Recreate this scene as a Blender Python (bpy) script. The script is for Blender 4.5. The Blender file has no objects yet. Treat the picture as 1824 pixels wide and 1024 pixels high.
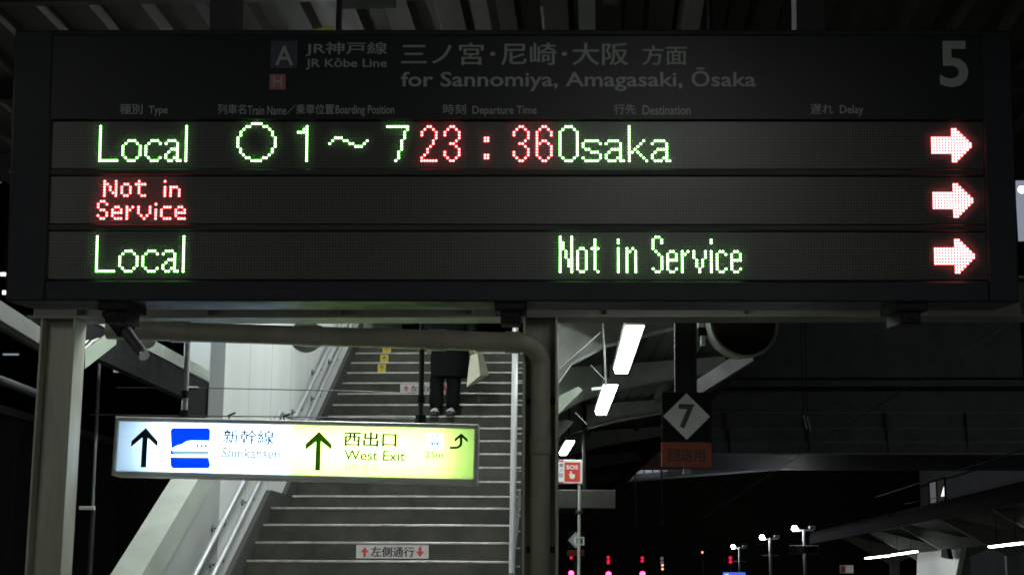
import bpy, math, random
import numpy as np
from mathutils import Matrix, Vector
random.seed(5)
S = bpy.context.scene
COL = S.collection

# ------------------------------------------------------------------ camera, sky, exposure
PW, PH, F = 1824.0, 1024.0, 2757.0            # photograph size, focal length in its pixels
EYE = np.array([0.0, 0.0, 1.55])
YAW, PITCH, ROLL = math.atan(158 / 2757 * math.cos(.19)), math.atan(528 / 2757), .006


def camera_axes(yaw, pitch, roll):
    cy, sy = math.cos(yaw), math.sin(yaw)
    f = np.array([-sy * math.cos(pitch), cy * math.cos(pitch), math.sin(pitch)])
    r = np.array([cy, sy, 0.0])
    u = np.cross(r, f)
    return math.cos(roll) * r + math.sin(roll) * u, -math.sin(roll) * r + math.cos(roll) * u, f


CR, CU, CF = camera_axes(YAW, PITCH, ROLL)
cam = bpy.data.cameras.new('camera')
cam.sensor_width = 36.0
cam.lens = F / PW * 36.0
cam.clip_start, cam.clip_end = .05, 3000
camo = bpy.data.objects.new('camera', cam)
COL.objects.link(camo)
camo.matrix_world = Matrix(((CR[0], CU[0], -CF[0], EYE[0]), (CR[1], CU[1], -CF[1], EYE[1]),
                            (CR[2], CU[2], -CF[2], EYE[2]), (0, 0, 0, 1)))
S.camera = camo

W = bpy.data.worlds.new('World')
S.world = W
W.use_nodes = True
nt = W.node_tree
bg = nt.nodes['Background']
sky = nt.nodes.new('ShaderNodeTexSky')
sky.sky_type = 'NISHITA'
sky.sun_disc = False
sky.sun_elevation = math.radians(-5)          # night: the sun is well below the horizon
sky.sun_rotation = math.radians(200)
nt.links.new(sky.outputs[0], bg.inputs[0])
bg.inputs[1].default_value = .10
S.view_settings.view_transform = 'Standard'
S.view_settings.look = 'None'
S.view_settings.exposure = 0.0
S.view_settings.gamma = 1.0
S.render.engine = 'CYCLES'
cy = S.cycles
cy.use_denoising = True
cy.max_bounces, cy.diffuse_bounces, cy.glossy_bounces, cy.transmission_bounces = 7, 4, 3, 5
cy.sample_clamp_indirect = 12
cy.caustics_reflective = cy.caustics_refractive = False
cy.filter_width = 1.75
cy.use_adaptive_sampling = True
cy.adaptive_threshold = .006

# ------------------------------------------------------------------ picture point -> place
def ray(x, y):
    return CR * (x - PW / 2) / F + CU * (PH / 2 - y) / F + CF


def atY(x, y, Y):
    d = ray(x, y)
    return EYE + d * (Y - EYE[1]) / d[1]


def atX(x, y, X):
    d = ray(x, y)
    return EYE + d * (X - EYE[0]) / d[0]


def atZ(x, y, Z):
    d = ray(x, y)
    return EYE + d * (Z - EYE[2]) / d[2]


# ------------------------------------------------------------------ materials
MATS = {}


def mat(name, col, rough=.6, metal=0.0, spec=.5, var=.0, scale=6.0, bump=0.0, bscale=60.0, stretch=None, coat=0.0):
    m = bpy.data.materials.new(name)
    m.use_nodes = True
    n, l = m.node_tree.nodes, m.node_tree.links
    p = n['Principled BSDF']
    p.inputs['Base Color'].default_value = (*col, 1)
    p.inputs['Roughness'].default_value = rough
    p.inputs['Metallic'].default_value = metal
    p.inputs['Specular IOR Level'].default_value = spec
    p.inputs['Coat Weight'].default_value = coat
    tc = n.new('ShaderNodeTexCoord')
    src = tc.outputs['Object']
    if stretch:
        mp = n.new('ShaderNodeMapping')
        mp.inputs['Scale'].default_value = stretch
        l.new(src, mp.inputs[0])
        src = mp.outputs[0]
    if var:
        t = n.new('ShaderNodeTexNoise')
        t.inputs['Scale'].default_value = scale
        t.inputs['Detail'].default_value = 7
        t.inputs['Roughness'].default_value = .62
        l.new(src, t.inputs[0])
        r = n.new('ShaderNodeMapRange')
        r.inputs[1].default_value, r.inputs[2].default_value = .3, .7
        r.inputs[3].default_value, r.inputs[4].default_value = 1 - var, 1 + var * .5
        l.new(t.outputs[0], r.inputs[0])
        x = n.new('ShaderNodeMix')
        x.data_type, x.blend_type = 'RGBA', 'MULTIPLY'
        x.inputs[0].default_value = 1
        x.inputs[6].default_value = (*col, 1)
        l.new(r.outputs[0], x.inputs[7])
        l.new(x.outputs[2], p.inputs['Base Color'])
        r2 = n.new('ShaderNodeMapRange')
        r2.inputs[1].default_value, r2.inputs[2].default_value = .3, .7
        r2.inputs[3].default_value, r2.inputs[4].default_value = max(.05, rough - .12), min(1, rough + .12)
        l.new(t.outputs[0], r2.inputs[0])
        l.new(r2.outputs[0], p.inputs['Roughness'])
    if bump:
        t = n.new('ShaderNodeTexNoise')
        t.inputs['Scale'].default_value = bscale
        t.inputs['Detail'].default_value = 4
        l.new(src, t.inputs[0])
        b = n.new('ShaderNodeBump')
        b.inputs['Strength'].default_value = bump
        b.inputs['Distance'].default_value = .01
        l.new(t.outputs[0], b.inputs['Height'])
        l.new(b.outputs[0], p.inputs['Normal'])
    MATS[name] = m
    return m


def glow(name, col, k):
    m = bpy.data.materials.new(name)
    m.use_nodes = True
    n, l = m.node_tree.nodes, m.node_tree.links
    n.remove(n['Principled BSDF'])
    e = n.new('ShaderNodeEmission')
    e.inputs[0].default_value = (*col, 1)
    e.inputs[1].default_value = k
    l.new(e.outputs[0], n['Material Output'].inputs[0])
    if name.startswith('led'):
        m.cycles.emission_sampling = 'FRONT' if 'ring' not in name else 'NONE'
    MATS[name] = m
    return m


def film(name, col):
    """translucent backlit acrylic or film"""
    m = bpy.data.materials.new(name)
    m.use_nodes = True
    n, l = m.node_tree.nodes, m.node_tree.links
    n.remove(n['Principled BSDF'])
    t = n.new('ShaderNodeBsdfTranslucent')
    t.inputs[0].default_value = (*col, 1)
    l.new(t.outputs[0], n['Material Output'].inputs[0])
    MATS[name] = m
    return m


def lines(m, axis, pitch, width, dark):
    """joint lines every pitch metres along one object axis, multiplied into the base colour"""
    n, l = m.node_tree.nodes, m.node_tree.links
    p = n['Principled BSDF']
    tc = n.new('ShaderNodeTexCoord')
    sx = n.new('ShaderNodeSeparateXYZ')
    l.new(tc.outputs['Object'], sx.inputs[0])
    a = n.new('ShaderNodeMath'); a.operation = 'DIVIDE'; a.inputs[1].default_value = pitch
    l.new(sx.outputs[axis], a.inputs[0])
    f = n.new('ShaderNodeMath'); f.operation = 'FRACT'
    l.new(a.outputs[0], f.inputs[0])
    c = n.new('ShaderNodeMath'); c.operation = 'LESS_THAN'; c.inputs[1].default_value = width / pitch
    l.new(f.outputs[0], c.inputs[0])
    x = n.new('ShaderNodeMix'); x.data_type = 'RGBA'
    l.new(c.outputs[0], x.inputs[0])
    old = p.inputs['Base Color']
    if old.is_linked:
        l.new(old.links[0].from_socket, x.inputs[6])
    else:
        x.inputs[6].default_value = old.default_value
    x.inputs[7].default_value = (*dark, 1)
    l.new(x.outputs[2], old)
    return m


mat('board_case', (.009, .0105, .014), .5, .0, .14, .25, 3, .05, 200)
mat('board_header', (.0035, .004, .0055), .40, .0, .17)
mat('board_rail', (.011, .011, .011), .5, .0, .2, .2, 5)
mat('print_grey', (.165, .178, .17), .40, 0, .24)
mat('print_blue', (.003, .006, .022), .5)
mat('print_pink', (.17, .045, .055), .55)
mat('print_dark', (.02, .02, .025), .5)
mat('print_green', (.03, .16, .05), .5)
mat('column_paint', (.325, .32, .262), .5, 0, .35, .34, 9, .15, 90, (1, 1, .12))
mat('pipe_paint', (.215, .205, .165), .5, 0, .4, .25, 4, .06, 70)
mat('beam_paint', (.16, .16, .14), .55, 0, .35, .35, 3, .08, 60)
mat('dark_steel', (.028, .029, .028), .6, .0, .2, .35, 4, .1, 60)
mat('bridge_paint', (.26, .275, .265), .6, 0, .3, .3, 1)
mat('black_paint', (.007, .007, .008), .7, 0, .12, .3, 6)
mat('grey_steel', (.20, .21, .195), .5, .1, .4, .3, 5, .1, 60)
mat('pale_steel', (.40, .43, .38), .45, .0, .4, .25, 6, .06, 60)
mat('roof_deck', (.017, .013, .008), .7, 0, .3, .5, 2.5, .1, 40, (3, .4, 1))
mat('canopy_deck', (.15, .16, .145), .6, 0, .3, .35, 2, .1, 40)
mat('wall_white', (.68, .71, .69), .42, 0, .4, .13, 1.2, .03, 30, (1, 1, .4))
lines(MATS['wall_white'], 1, .92, .012, (.24, .26, .26))
mat('parapet_white', (.33, .345, .33), .45, 0, .4, .22, 2, .03, 30)
mat('coping', (.36, .39, .345), .4, 0, .4, .22, 3)
mat('step_stone', (.060, .060, .046), .75, 0, .3, .5, 4, .35, 55)
mat('skirt_stone', (.045, .046, .042), .7, 0, .3, .3, 5)
mat('nosing_metal', (.44, .44, .41), .42, .45, .5, .45, 9, .1, 120)
mat('chrome', (.75, .76, .78), .24, 1.0, .5)
mat('handrail_steel', (.46, .48, .50), .34, .5, .5)
mat('rail_steel', (.72, .74, .76), .34, .55, .5)
mat('sign_frame', (.66, .67, .66), .42, .0, .5, .15, 6)
mat('sticker_yellow', (.58, .44, .06), .5, 0, .4, .15, 30)
mat('sticker_white', (.55, .52, .50), .5, 0, .4, .12, 20)
mat('sticker_red', (.50, .05, .06), .5)
mat('plate_white', (.80, .83, .80), .4)
mat('plate_red', (.62, .06, .035), .4)
mat('plate_orange', (.24, .045, .020), .55, 0, .4, .2, 14)
mat('plate_grey', (.60, .62, .57), .5, 0, .4, .12, 14)
mat('cloth_dark', (.0035, .0036, .0042), .85, 0, .2, .4, 20, .3, 60)
mat('shoe_dark', (.012, .018, .024), .5)
mat('shoe_pale', (.55, .56, .55), .6)
mat('skin', (.42, .24, .17), .5)
mat('hair', (.010, .008, .007), .5)
mat('paper_bag', (.68, .68, .52), .6, 0, .3, .10, 12, .15, 18)
mat('concrete', (.22, .22, .20), .85, 0, .2, .35, 3, .3, 30)
mat('asphalt', (.27, .27, .25), .9, 0, .2, .4, 2, .4, 40)
mat('ballast', (.07, .065, .06), .95, 0, .2, .6, 9, 1.0, 20)
mat('facade', (.30, .31, .335), .8, 0, .2, .18, .5, .1, 10)
mat('facade_dark', (.05, .05, .055), .8, 0, .2, .3, 2)
mat('foliage', (.035, .05, .025), .8, 0, .2, .5, 3)
mat('rubber', (.01, .01, .01), .6)
mat('glass_dark', (.01, .01, .012), .12, 0, .6)
mat('mirror_face', (.020, .013, .011), .18, .0, .5)
mat('curtain', (.55, .50, .50), .8)
mat('bracket_green', (.30, .35, .28), .45, 0, .4, .2, 6)
glow('lamp_white', (.92, 1.0, .97), 19.0)
glow('lamp_near', (.95, 1.0, .93), 58.0)
glow('lamp_mid', (.95, 1.0, .93), 11.0)
glow('lamp_stair', (.93, 1.0, .98), 120.0)
glow('lamp_far', (.95, 1.0, .98), 22.0)
glow('lamp_post_white', (.90, .96, 1.0), 220.0)
glow('sign_tube', (1.0, 1.0, 1.0), 16.5)
glow('led_green', (.36, 1.0, .27), 16.0)
glow('led_green_ring', (.10, 1.0, .06), .55)  # bloom halo put in as a glowing ring around green dots
glow('led_red_full', (1.0, .15, .15), 17.0)
glow('led_red', (1.0, .085, .085), 26.0)
glow('led_red_ring', (1.0, .03, .06), 1.1)  # the same halo for red dots, painted as emission
glow('signal_red', (1.0, .03, .12), 14.0)
glow('signal_red_dim', (1.0, .02, .07), .8)
glow('lamp_amber', (1.0, .35, .18), 2.0)
glow('window_blue', (.42, .62, .75), .42)
glow('window_cool', (.42, .48, .56), .55)
glow('window_dim', (.40, .42, .45), .22)
glow('window_warm', (1.0, .93, .85), 1.5)
glow('screen_blue', (.08, .16, 1.0), .95)
glow('screen_cyan', (.35, .75, 1.0), 1.2)
glow('exit_yellow', (.72, .85, .08), .06)
glow('bridge_lamp', (.80, .88, 1.0), 22.0)
film('face_blue', (.70, .84, .98))
film('face_yellow', (.68, .86, .42))
film('film_black', (.0025, .004, .004))
film('film_blue', (.0007, .018, .22))
film('film_navy', (.006, .03, .06))
film('film_faint', (.03, .055, .065))
film('film_mid', (.010, .028, .045))
film('film_white', (.75, .80, .88))
film('film_pale', (.085, .12, .19))
film('film_olive', (.008, .021, .0008))
film('film_leaf', (.012, .034, .0008))
film('film_faint_green', (.035, .06, .006))


def diffuser(name, k):
    """clear sheet that scatters a small share of the light behind it, for an added LED halo"""
    m = bpy.data.materials.new(name)
    m.use_nodes = True
    n, l = m.node_tree.nodes, m.node_tree.links
    n.remove(n['Principled BSDF'])
    a, b, x = n.new('ShaderNodeBsdfTransparent'), n.new('ShaderNodeBsdfTranslucent'), n.new('ShaderNodeMixShader')
    x.inputs[0].default_value = k
    l.new(a.outputs[0], x.inputs[1]); l.new(b.outputs[0], x.inputs[2]); l.new(x.outputs[0], n['Material Output'].inputs[0])
    MATS[name] = m


diffuser('led_glow_tile', .022)


def led_matrix(name):
    """unlit lenses at 10 mm pitch on a dark board"""
    m = mat(name, (.030, .029, .027), .36, 0, .30)
    n, l = m.node_tree.nodes, m.node_tree.links
    p = n['Principled BSDF']
    tc = n.new('ShaderNodeTexCoord')
    sx = n.new('ShaderNodeSeparateXYZ')
    l.new(tc.outputs['Object'], sx.inputs[0])

    def op(o, a, b=None):
        q = n.new('ShaderNodeMath')
        q.operation = o
        for i, v in enumerate((a, b)):
            if v is None:
                continue
            if isinstance(v, (int, float)):
                q.inputs[i].default_value = v
            else:
                l.new(v, q.inputs[i])
        return q.outputs[0]
    # the part's own origin lies on a lens centre
    d = []
    for ax in (0, 2):
        f = op('SUBTRACT', op('FRACT', op('ADD', op('DIVIDE', sx.outputs[ax], .01), 100.5)), .5)
        d.append(op('MULTIPLY', f, f))
    inside = op('LESS_THAN', op('ADD', d[0], d[1]), .085)
    x = n.new('ShaderNodeMix'); x.data_type = 'RGBA'
    l.new(inside, x.inputs[0])
    x.inputs[6].default_value = (.009, .0085, .008, 1)
    x.inputs[7].default_value = (.046, .044, .041, 1)
    l.new(x.outputs[2], p.inputs['Base Color'])
    return m


led_matrix('led_panel')

# ------------------------------------------------------------------ mesh building (world coordinates unless stated)
class MB:
    def __init__(self):
        self.v, self.f, self.mi, self.mats, self.M = [], [], [], [], None
        self.cur = 0
        self.smooth = []
        self.sm = False

    def m(self, name):
        if name not in self.mats:
            self.mats.append(name)
        self.cur = self.mats.index(name)
        return self

    def at(self, M):
        self.M = None if M is None else np.array(M)
        return self

    def add(self, vs, fs):
        b = len(self.v)
        vs = np.asarray(vs, float).reshape(-1, 3)
        if self.M is not None:
            vs = vs @ self.M[:3, :3].T + self.M[:3, 3]
        self.v.extend(vs.tolist())
        for f in fs:
            self.f.append([b + i for i in f])
            self.mi.append(self.cur)
            self.smooth.append(self.sm)
        return self

    def box(self, x0, x1, y0, y1, z0, z1, bev=0.0):
        if bev:
            b = bev
            o = [(x0 + b, y0, z0 + b), (x1 - b, y0, z0 + b), (x1 - b, y0, z1 - b), (x0 + b, y0, z1 - b),
                 (x0, y0 + b, z0), (x1, y0 + b, z0), (x1, y0 + b, z1), (x0, y0 + b, z1),
                 (x0, y1, z0), (x1, y1, z0), (x1, y1, z1), (x0, y1, z1)]
            fs = [(0, 1, 2, 3), (4, 5, 1, 0), (5, 6, 2, 1), (6, 7, 3, 2), (7, 4, 0, 3),
                  (4, 8, 9, 5), (5, 9, 10, 6), (6, 10, 11, 7), (7, 11, 8, 4), (8, 11, 10, 9)]
            return self.add(o, fs)
        o = [(x0, y0, z0), (x1, y0, z0), (x1, y1, z0), (x0, y1, z0), (x0, y0, z1), (x1, y0, z1), (x1, y1, z1), (x0, y1, z1)]
        return self.add(o, [(0, 3, 2, 1), (4, 5, 6, 7), (0, 1, 5, 4), (1, 2, 6, 5), (2, 3, 7, 6), (3, 0, 4, 7)])

    def hexa(self, a, b):
        """solid between two quads"""
        return self.add(list(a) + list(b), [(3, 2, 1, 0), (4, 5, 6, 7), (0, 1, 5, 4), (1, 2, 6, 5), (2, 3, 7, 6), (3, 0, 4, 7)])

    def prism(self, poly, y0, y1, plane='xz'):
        n = len(poly)
        if plane == 'xz':
            a = [(p[0], y0, p[1]) for p in poly]; b = [(p[0], y1, p[1]) for p in poly]
        elif plane == 'yz':
            a = [(y0, p[0], p[1]) for p in poly]; b = [(y1, p[0], p[1]) for p in poly]
        else:
            a = [(p[0], p[1], y0) for p in poly]; b = [(p[0], p[1], y1) for p in poly]
        return self.add(a + b, [tuple(range(n)), tuple(range(2 * n - 1, n - 1, -1))] +
                        [(i, n + i, n + (i + 1) % n, (i + 1) % n) for i in range(n)])

    def sheet(self, poly, y):
        return self.add([(p[0], y, p[1]) for p in poly], [tuple(range(len(poly)))])

    def tube(self, pts, r, n=12, cap=True):
        pts = [np.asarray(p, float) for p in pts]
        rs = r if isinstance(r, (list, tuple)) else [r] * len(pts)
        vs, fs = [], []
        up = None
        for i, p in enumerate(pts):
            a = pts[max(i - 1, 0)]; b = pts[min(i + 1, len(pts) - 1)]
            t = (b - a) / np.linalg.norm(b - a)
            if up is None:
                up = np.array([0, 0, 1.0]) if abs(t[2]) < .9 else np.array([1.0, 0, 0])
            s = np.cross(t, up); s /= np.linalg.norm(s)
            up = np.cross(s, t)
            for k in range(n):
                th = 2 * math.pi * k / n
                vs.append(p + rs[i] * (math.cos(th) * s + math.sin(th) * up))
        for i in range(len(pts) - 1):
            for k in range(n):
                fs.append((i * n + k, (i + 1) * n + k, (i + 1) * n + (k + 1) % n, i * n + (k + 1) % n))
        sm = self.sm
        self.sm = True
        self.add(vs, fs)
        self.sm = sm
        if cap:
            self.add(vs[:n], [tuple(range(n))])
            self.add(vs[-n:], [tuple(range(n - 1, -1, -1))])
        return self

    def lathe(self, o, axis, prof, n=28):
        """prof: list of (distance along axis, radius)"""
        axis = np.asarray(axis, float); axis /= np.linalg.norm(axis)
        s = np.cross(axis, [0, 0, 1.0]) if abs(axis[2]) < .9 else np.cross(axis, [1.0, 0, 0])
        s /= np.linalg.norm(s); u = np.cross(s, axis)
        vs, fs = [], []
        for (h, r) in prof:
            for k in range(n):
                th = 2 * math.pi * k / n
                vs.append(np.asarray(o) + axis * h + max(r, 1e-5) * (math.cos(th) * s + math.sin(th) * u))
        for i in range(len(prof) - 1):
            for k in range(n):
                fs.append((i * n + k, (i + 1) * n + k, (i + 1) * n + (k + 1) % n, i * n + (k + 1) % n))
        sm = self.sm
        self.sm = True
        self.add(vs, fs)
        self.sm = sm
        return self

    def beam(self, a, b, w, h, up=(0, 0, 1)):
        """rectangular bar from a to b"""
        a, b = np.asarray(a, float), np.asarray(b, float)
        t = (b - a) / np.linalg.norm(b - a)
        s = np.cross(t, up); s /= np.linalg.norm(s)
        u = np.cross(s, t)
        q = [s * w / 2 - u * h / 2, s * w / 2 + u * h / 2, -s * w / 2 + u * h / 2, -s * w / 2 - u * h / 2]
        return self.hexa([a + i for i in q], [b + i for i in q])

    def text(self, s, x0, x1, z0, z1, y, bold=0.0, fit=True):
        """flat lettering filling the rectangle x0..x1, z0..z1 at depth y (local xz plane)"""
        cjk = any(0x2e80 < ord(ch_) < 0xa000 for ch_ in s)      # offset outlines of dense characters tangle: thicken those by shifted layers
        vs, fs = glyphs(s, min(bold, .004) if cjk else bold)
        lo, hi = vs.min(0), vs.max(0)
        k = (hi - lo)
        sx, sz = (x1 - x0) / k[0], (z1 - z0) / k[1]
        if not fit:
            sx = sz
        e = max(0.0, bold - .004) * .9 if cjk else 0.0
        for i, (dx, dz) in enumerate(((0, 0), (e, e * .4), (-e, -e * .4)) if e > .002 else ((0, 0),)):
            self.add([(x0 + (p[0] - lo[0] + dx) * sx, y - .00012 * i, z0 + (p[1] - lo[1] + dz) * sz) for p in vs], fs)
        return self

    def build(self, name, parent=None, inv=None, origin=None):
        v = np.array(self.v)
        inv = parent['_inv'] if (inv is None and parent is not None and '_inv' in parent) else inv
        if inv is not None:
            iv = np.array(inv).reshape(4, 4)
            v = v @ iv[:3, :3].T + iv[:3, 3]
        me = bpy.data.meshes.new(name)
        me.from_pydata(v.tolist(), [], self.f)
        for n_ in self.mats:
            me.materials.append(MATS[n_])
        me.polygons.foreach_set('material_index', self.mi)
        me.polygons.foreach_set('use_smooth', self.smooth)
        me.update()
        o = bpy.data.objects.new(name, me)
        COL.objects.link(o)
        if parent is not None:
            o.parent = parent
            if inv is not None:
                o['_inv'] = [float(q) for q in np.array(inv).ravel()]
        return o


_G = {}


def glyphs(s, bold):
    key = (s, bold)
    if key not in _G:
        c = bpy.data.curves.new('lettering', 'FONT')
        c.body = s
        c.offset = bold
        c.resolution_u = 3
        c.fill_mode = 'FRONT'
        o = bpy.data.objects.new('lettering', c)
        COL.objects.link(o)
        bpy.context.view_layer.update()
        dg = bpy.context.evaluated_depsgraph_get()
        me = bpy.data.meshes.new_from_object(o.evaluated_get(dg))
        vs = np.array([p.co[:2] for p in me.vertices])
        fs = [tuple(p.vertices) for p in me.polygons]
        bpy.data.objects.remove(o)
        bpy.data.curves.remove(c)
        bpy.data.meshes.remove(me)
        _G[key] = (vs, fs)
    return _G[key]


def tag(o, label=None, cat=None, group=None, kind=None):
    if label: o['label'] = label
    if cat: o['category'] = cat
    if group: o['group'] = group
    if kind: o['kind'] = kind
    return o


def thing(name, label, cat, loc=(0, 0, 0), group=None, M=None):
    o = bpy.data.objects.new(name, None)
    COL.objects.link(o)
    o.empty_display_size = .1
    if M is None:
        M = Matrix.Translation(Vector([float(q) for q in loc]))
    o.matrix_world = M
    o['_inv'] = [float(q) for r in M.inverted() for q in r]
    return tag(o, label, cat, group)


def copy_tree(o, off, label, parent=None):
    c = o.copy()
    COL.objects.link(c)
    if parent is None:
        c.location = o.location + Vector(off)
        if label: c['label'] = label
    else:
        c.parent = parent
    for ch in list(o.children):
        copy_tree(ch, off, None, c)
    return c


class Panel:
    """a flat object's own frame: x right, z up, y away from the viewer"""
    def __init__(self, o, A):
        self.o, self.A = np.asarray(o, float), np.asarray(A, float)
        M = np.eye(4); M[:3, :3] = self.A; M[:3, 3] = self.o
        self.M = M

    def px(self, x, y, dy=0.0):
        d = ray(x, y)
        n = self.A[:, 1]
        p = EYE + d * (((self.o + n * dy - EYE) @ n) / (d @ n))
        q = self.A.T @ (p - self.o)
        return q[0], q[2]

    def matrix(self):
        return Matrix(self.M.tolist())


def facing(p, yaw=0.0, tilt=0.0, roll=0.0):
    return Panel(p, np.array((Matrix.Rotation(yaw, 3, 'Z') @ Matrix.Rotation(tilt, 3, 'X') @ Matrix.Rotation(roll, 3, 'Y'))))


def rect(P, x0, y0, x1, y1):
    """picture rectangle -> local (x0, x1, z0, z1)"""
    a, b = P.px(x0, (y0 + y1) / 2)[0], P.px(x1, (y0 + y1) / 2)[0]
    c, d = P.px((x0 + x1) / 2, y1)[1], P.px((x0 + x1) / 2, y0)[1]
    return a, b, c, d

# ------------------------------------------------------------------ ground
def structure(name, mb):
    return tag(mb.build(name), None, None, None, 'structure')


structure('ground', MB().m('ballast').box(-400, 400, -60, 900, -1.5, -1.15))
structure('platform', MB().m('concrete').box(-8.5, 1.75, -12, 60, -1.146, 0))
structure('far_platform', MB().m('concrete').box(10.1, 15.6, 18, 170, -1.146, -.01))
gt = MB().m('asphalt').box(-8.2, 1.3, -11.9, 59.8, .004, .008)
structure('platform_surface', gt)

# ------------------------------------------------------------------ departure board
A_B = np.array([[9.98889259e-01, -4.71114608e-02, 8.71287932e-04],
                [4.70146992e-02, 9.95264132e-01, -8.50818703e-02],
                [3.14116958e-03, 8.50283297e-02, 9.96373583e-01]])
BP = Panel((-1.72602436, 5.10498831, 3.11592248), A_B)      # origin: lens column 0, row 0 of the top line
PITCHV = .193211407
board = thing('departure_board', 'long dark departure board hung over the platform, with red and green LED text', 'departure board', M=BP.matrix())
bl, br = BP.px(21, 300)[0], BP.px(1806, 300)[0]
bt, bb = BP.px(912, 57)[1], BP.px(912, 538)[1]
pl, pr = -16.7 * .01, 304.7 * .01
ph = BP.px(912, 213)[1]
I4 = [1, 0, 0, 0, 0, 1, 0, 0, 0, 0, 1, 0, 0, 0, 0, 1]
zp = [(-p * PITCHV + .0075, -p * PITCHV - .1575) for p in range(3)]
c = MB().m('board_case')
D = .30
c.box(bl, bl + .135, -.0192, D, bb, bt, .006)                 # left end housing
c.box(br - .105, br, -.0192, D, bb, bt, .006)
c.box(bl + .135, br - .105, .012, D, bb, bt)                 # body behind the panels
c.box(bl + .135, br - .105, -.026, .0115, bb, zp[2][1] - .006, .006)
c.box(bl + .135, br - .105, -.026, .0115, bt - .02, bt, .004)
c.build('housing', board, I4)
h = MB().m('board_header').box(bl + .1355, br - .1055, -.018, .0115, zp[0][0] + .006, bt - .0205)
hdr = h.build('header_panel', board, I4)
r = MB().m('board_rail')
for a, b in ((zp[0][1], zp[1][0]), (zp[1][1], zp[2][0])):
    r.box(bl + .1355, br - .1055, -.012, .0115, b + .003, a - .003, .003)
r.build('divider_rail', board, I4)
for k in range(3):
    p_ = MB().m('led_panel')
    p_.box(bl + .1355, br - .1055, -.0015, .0115, -.1575, .0075)
    o = p_.build('led_panel', board, I4)
    o.location = (0, 0, -k * PITCHV)
    o['label'] = ['top line of the LED matrix', 'middle line of the LED matrix', 'bottom line of the LED matrix'][k]
    del o['_inv']

YT = -.0195
R_ = [('JR神戸線', 546, 78, 690, 103, .012), ('JR Kōbe Line', 546, 107, 690, 127, .012),
      ('三ノ宮･尼崎･大阪', 716, 79, 1118, 119, .014), ('方面', 1144, 84, 1222, 119, .012),
      ('for Sannomiya, Amagasaki, Ōsaka', 715, 123, 1345, 165, .014),
      ('5', 1671, 76, 1722, 158, .02),
      ('種別', 216, 188, 256, 206, .01), ('Type', 267, 191, 301, 209, .01),
      ('列車名', 390, 188, 440, 206, .01), ('Train Name', 443, 191, 511, 207, .01), ('／', 512, 189, 528, 206, .01),
      ('乗車位置', 529, 188, 596, 206, .01), ('Boarding Position', 599, 190, 703, 210, .01),
      ('時刻', 790, 188, 830, 206, .01), ('Departure Time', 842, 191, 956, 210, .01),
      ('行先', 1093, 188, 1132, 206, .01), ('Destination', 1144, 190, 1229, 207, .01),
      ('遅れ', 1442, 188, 1482, 206, .01), ('Delay', 1494, 190, 1536, 209, .01)]
for s, x0, y0, x1, y1, b in R_:
    MB().m('print_grey').text(s, *rect(BP, x0, y0, x1, y1), YT, b).build('lettering', hdr, I4)
for nm, s, m_, q, t in (('line_badge', 'A', 'print_blue', (484, 76, 530, 124), (492, 85, 524, 119)),
                        ('line_badge', 'H', 'print_pink', (482, 135, 510, 162), (488, 139, 504, 157))):
    g = MB().m(m_)
    x0, x1, z0, z1 = rect(BP, *q)
    g.box(x0, x1, -.0200, -.0182, z0, z1)
    g.m('print_grey').text(s, *rect(BP, *t), -.0208, .012)
    o = g.build(nm, hdr, I4)
    o['label'] = 'dark blue badge with white A' if s == 'A' else 'pink badge with white H'


def dots(spec, base=0):
    """'row:c,c-c row-row:c' -> list of (col, row)"""
    out = []
    for part in spec.split():
        rr, cc = part.split(':')
        a = [int(q) for q in rr.split('-')]
        rows = range(a[0], a[-1] + 1)
        for q in cc.split(','):
            b = [int(w) for w in q.split('-')]
            for row in rows:
                for col in range(b[0], b[-1] + 1):
                    out.append((base + col, row))
    return sorted(set(out))


G_LOCAL = '1-13:0,30 13:0-6 6:10-12 7:9,13 8-11:8,14 12:9,13 13:10-12 6:18-20 7:17,21 8-11:16 12:17,21 13:18-20 6:24-26 7:23,27 8:27 9:25-27 10:24,27 11:23,27 12:23,26,27 13:24,25,27,28'
G_RING = '0:5-8 1:3,4,9,10 2:2,11 3-4:1,12 5-8:0,13 9-10:1,12 11:2,11 12:3,4,9,10 13:5-8'
G_POS = '1-13:24 2:23 3:21-23 7:32 6:33 5:34-36 6:37,38 7:39,40 8:41-43 7:44 6:45 1:52-59 2:59 3-5:58 6-9:57 10-12:56 13:55'
G_3 = '1:2,3 2:1,4 3-4:0,5 5:5 6:4 7:2,3 8:4 9:5 10-11:0,5 12:1,4 13:2,3'
G_2 = '1:2,3 2:1,4 3-4:0,5 5:5 6-7:4 8:3 9-10:2 11:1 12:0 13:0-5'
G_6 = '1:2,3 2:1,4 3-4:0,5 5:0 6:0,2,3 7:0,1,4 8-11:0,5 12:1,4 13:2,3'
G_COL = '5-6:0,1 11-12:0,1'
G_OSAKA = '1:2-4 2:1,5 3-11:0,6 12:1,5 13:2-4 6:9-13 7:8,14 8:8 9:9,10 10:11-13 11:14 12:8,14 13:9-13 6:17-20 7:16,21 8:21 9:18-21 10:17,21 11:16,21 12:16,20,21 13:17-19,21,22 1-13:24 6:29 7:28 8:27 9:26 10:25,27 11:28 12:29 13:30 6:33-36 7:32,37 8:37 9:34-37 10:33,37 11:32,37 12:32,36,37 13:33-35,37,38'
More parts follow.
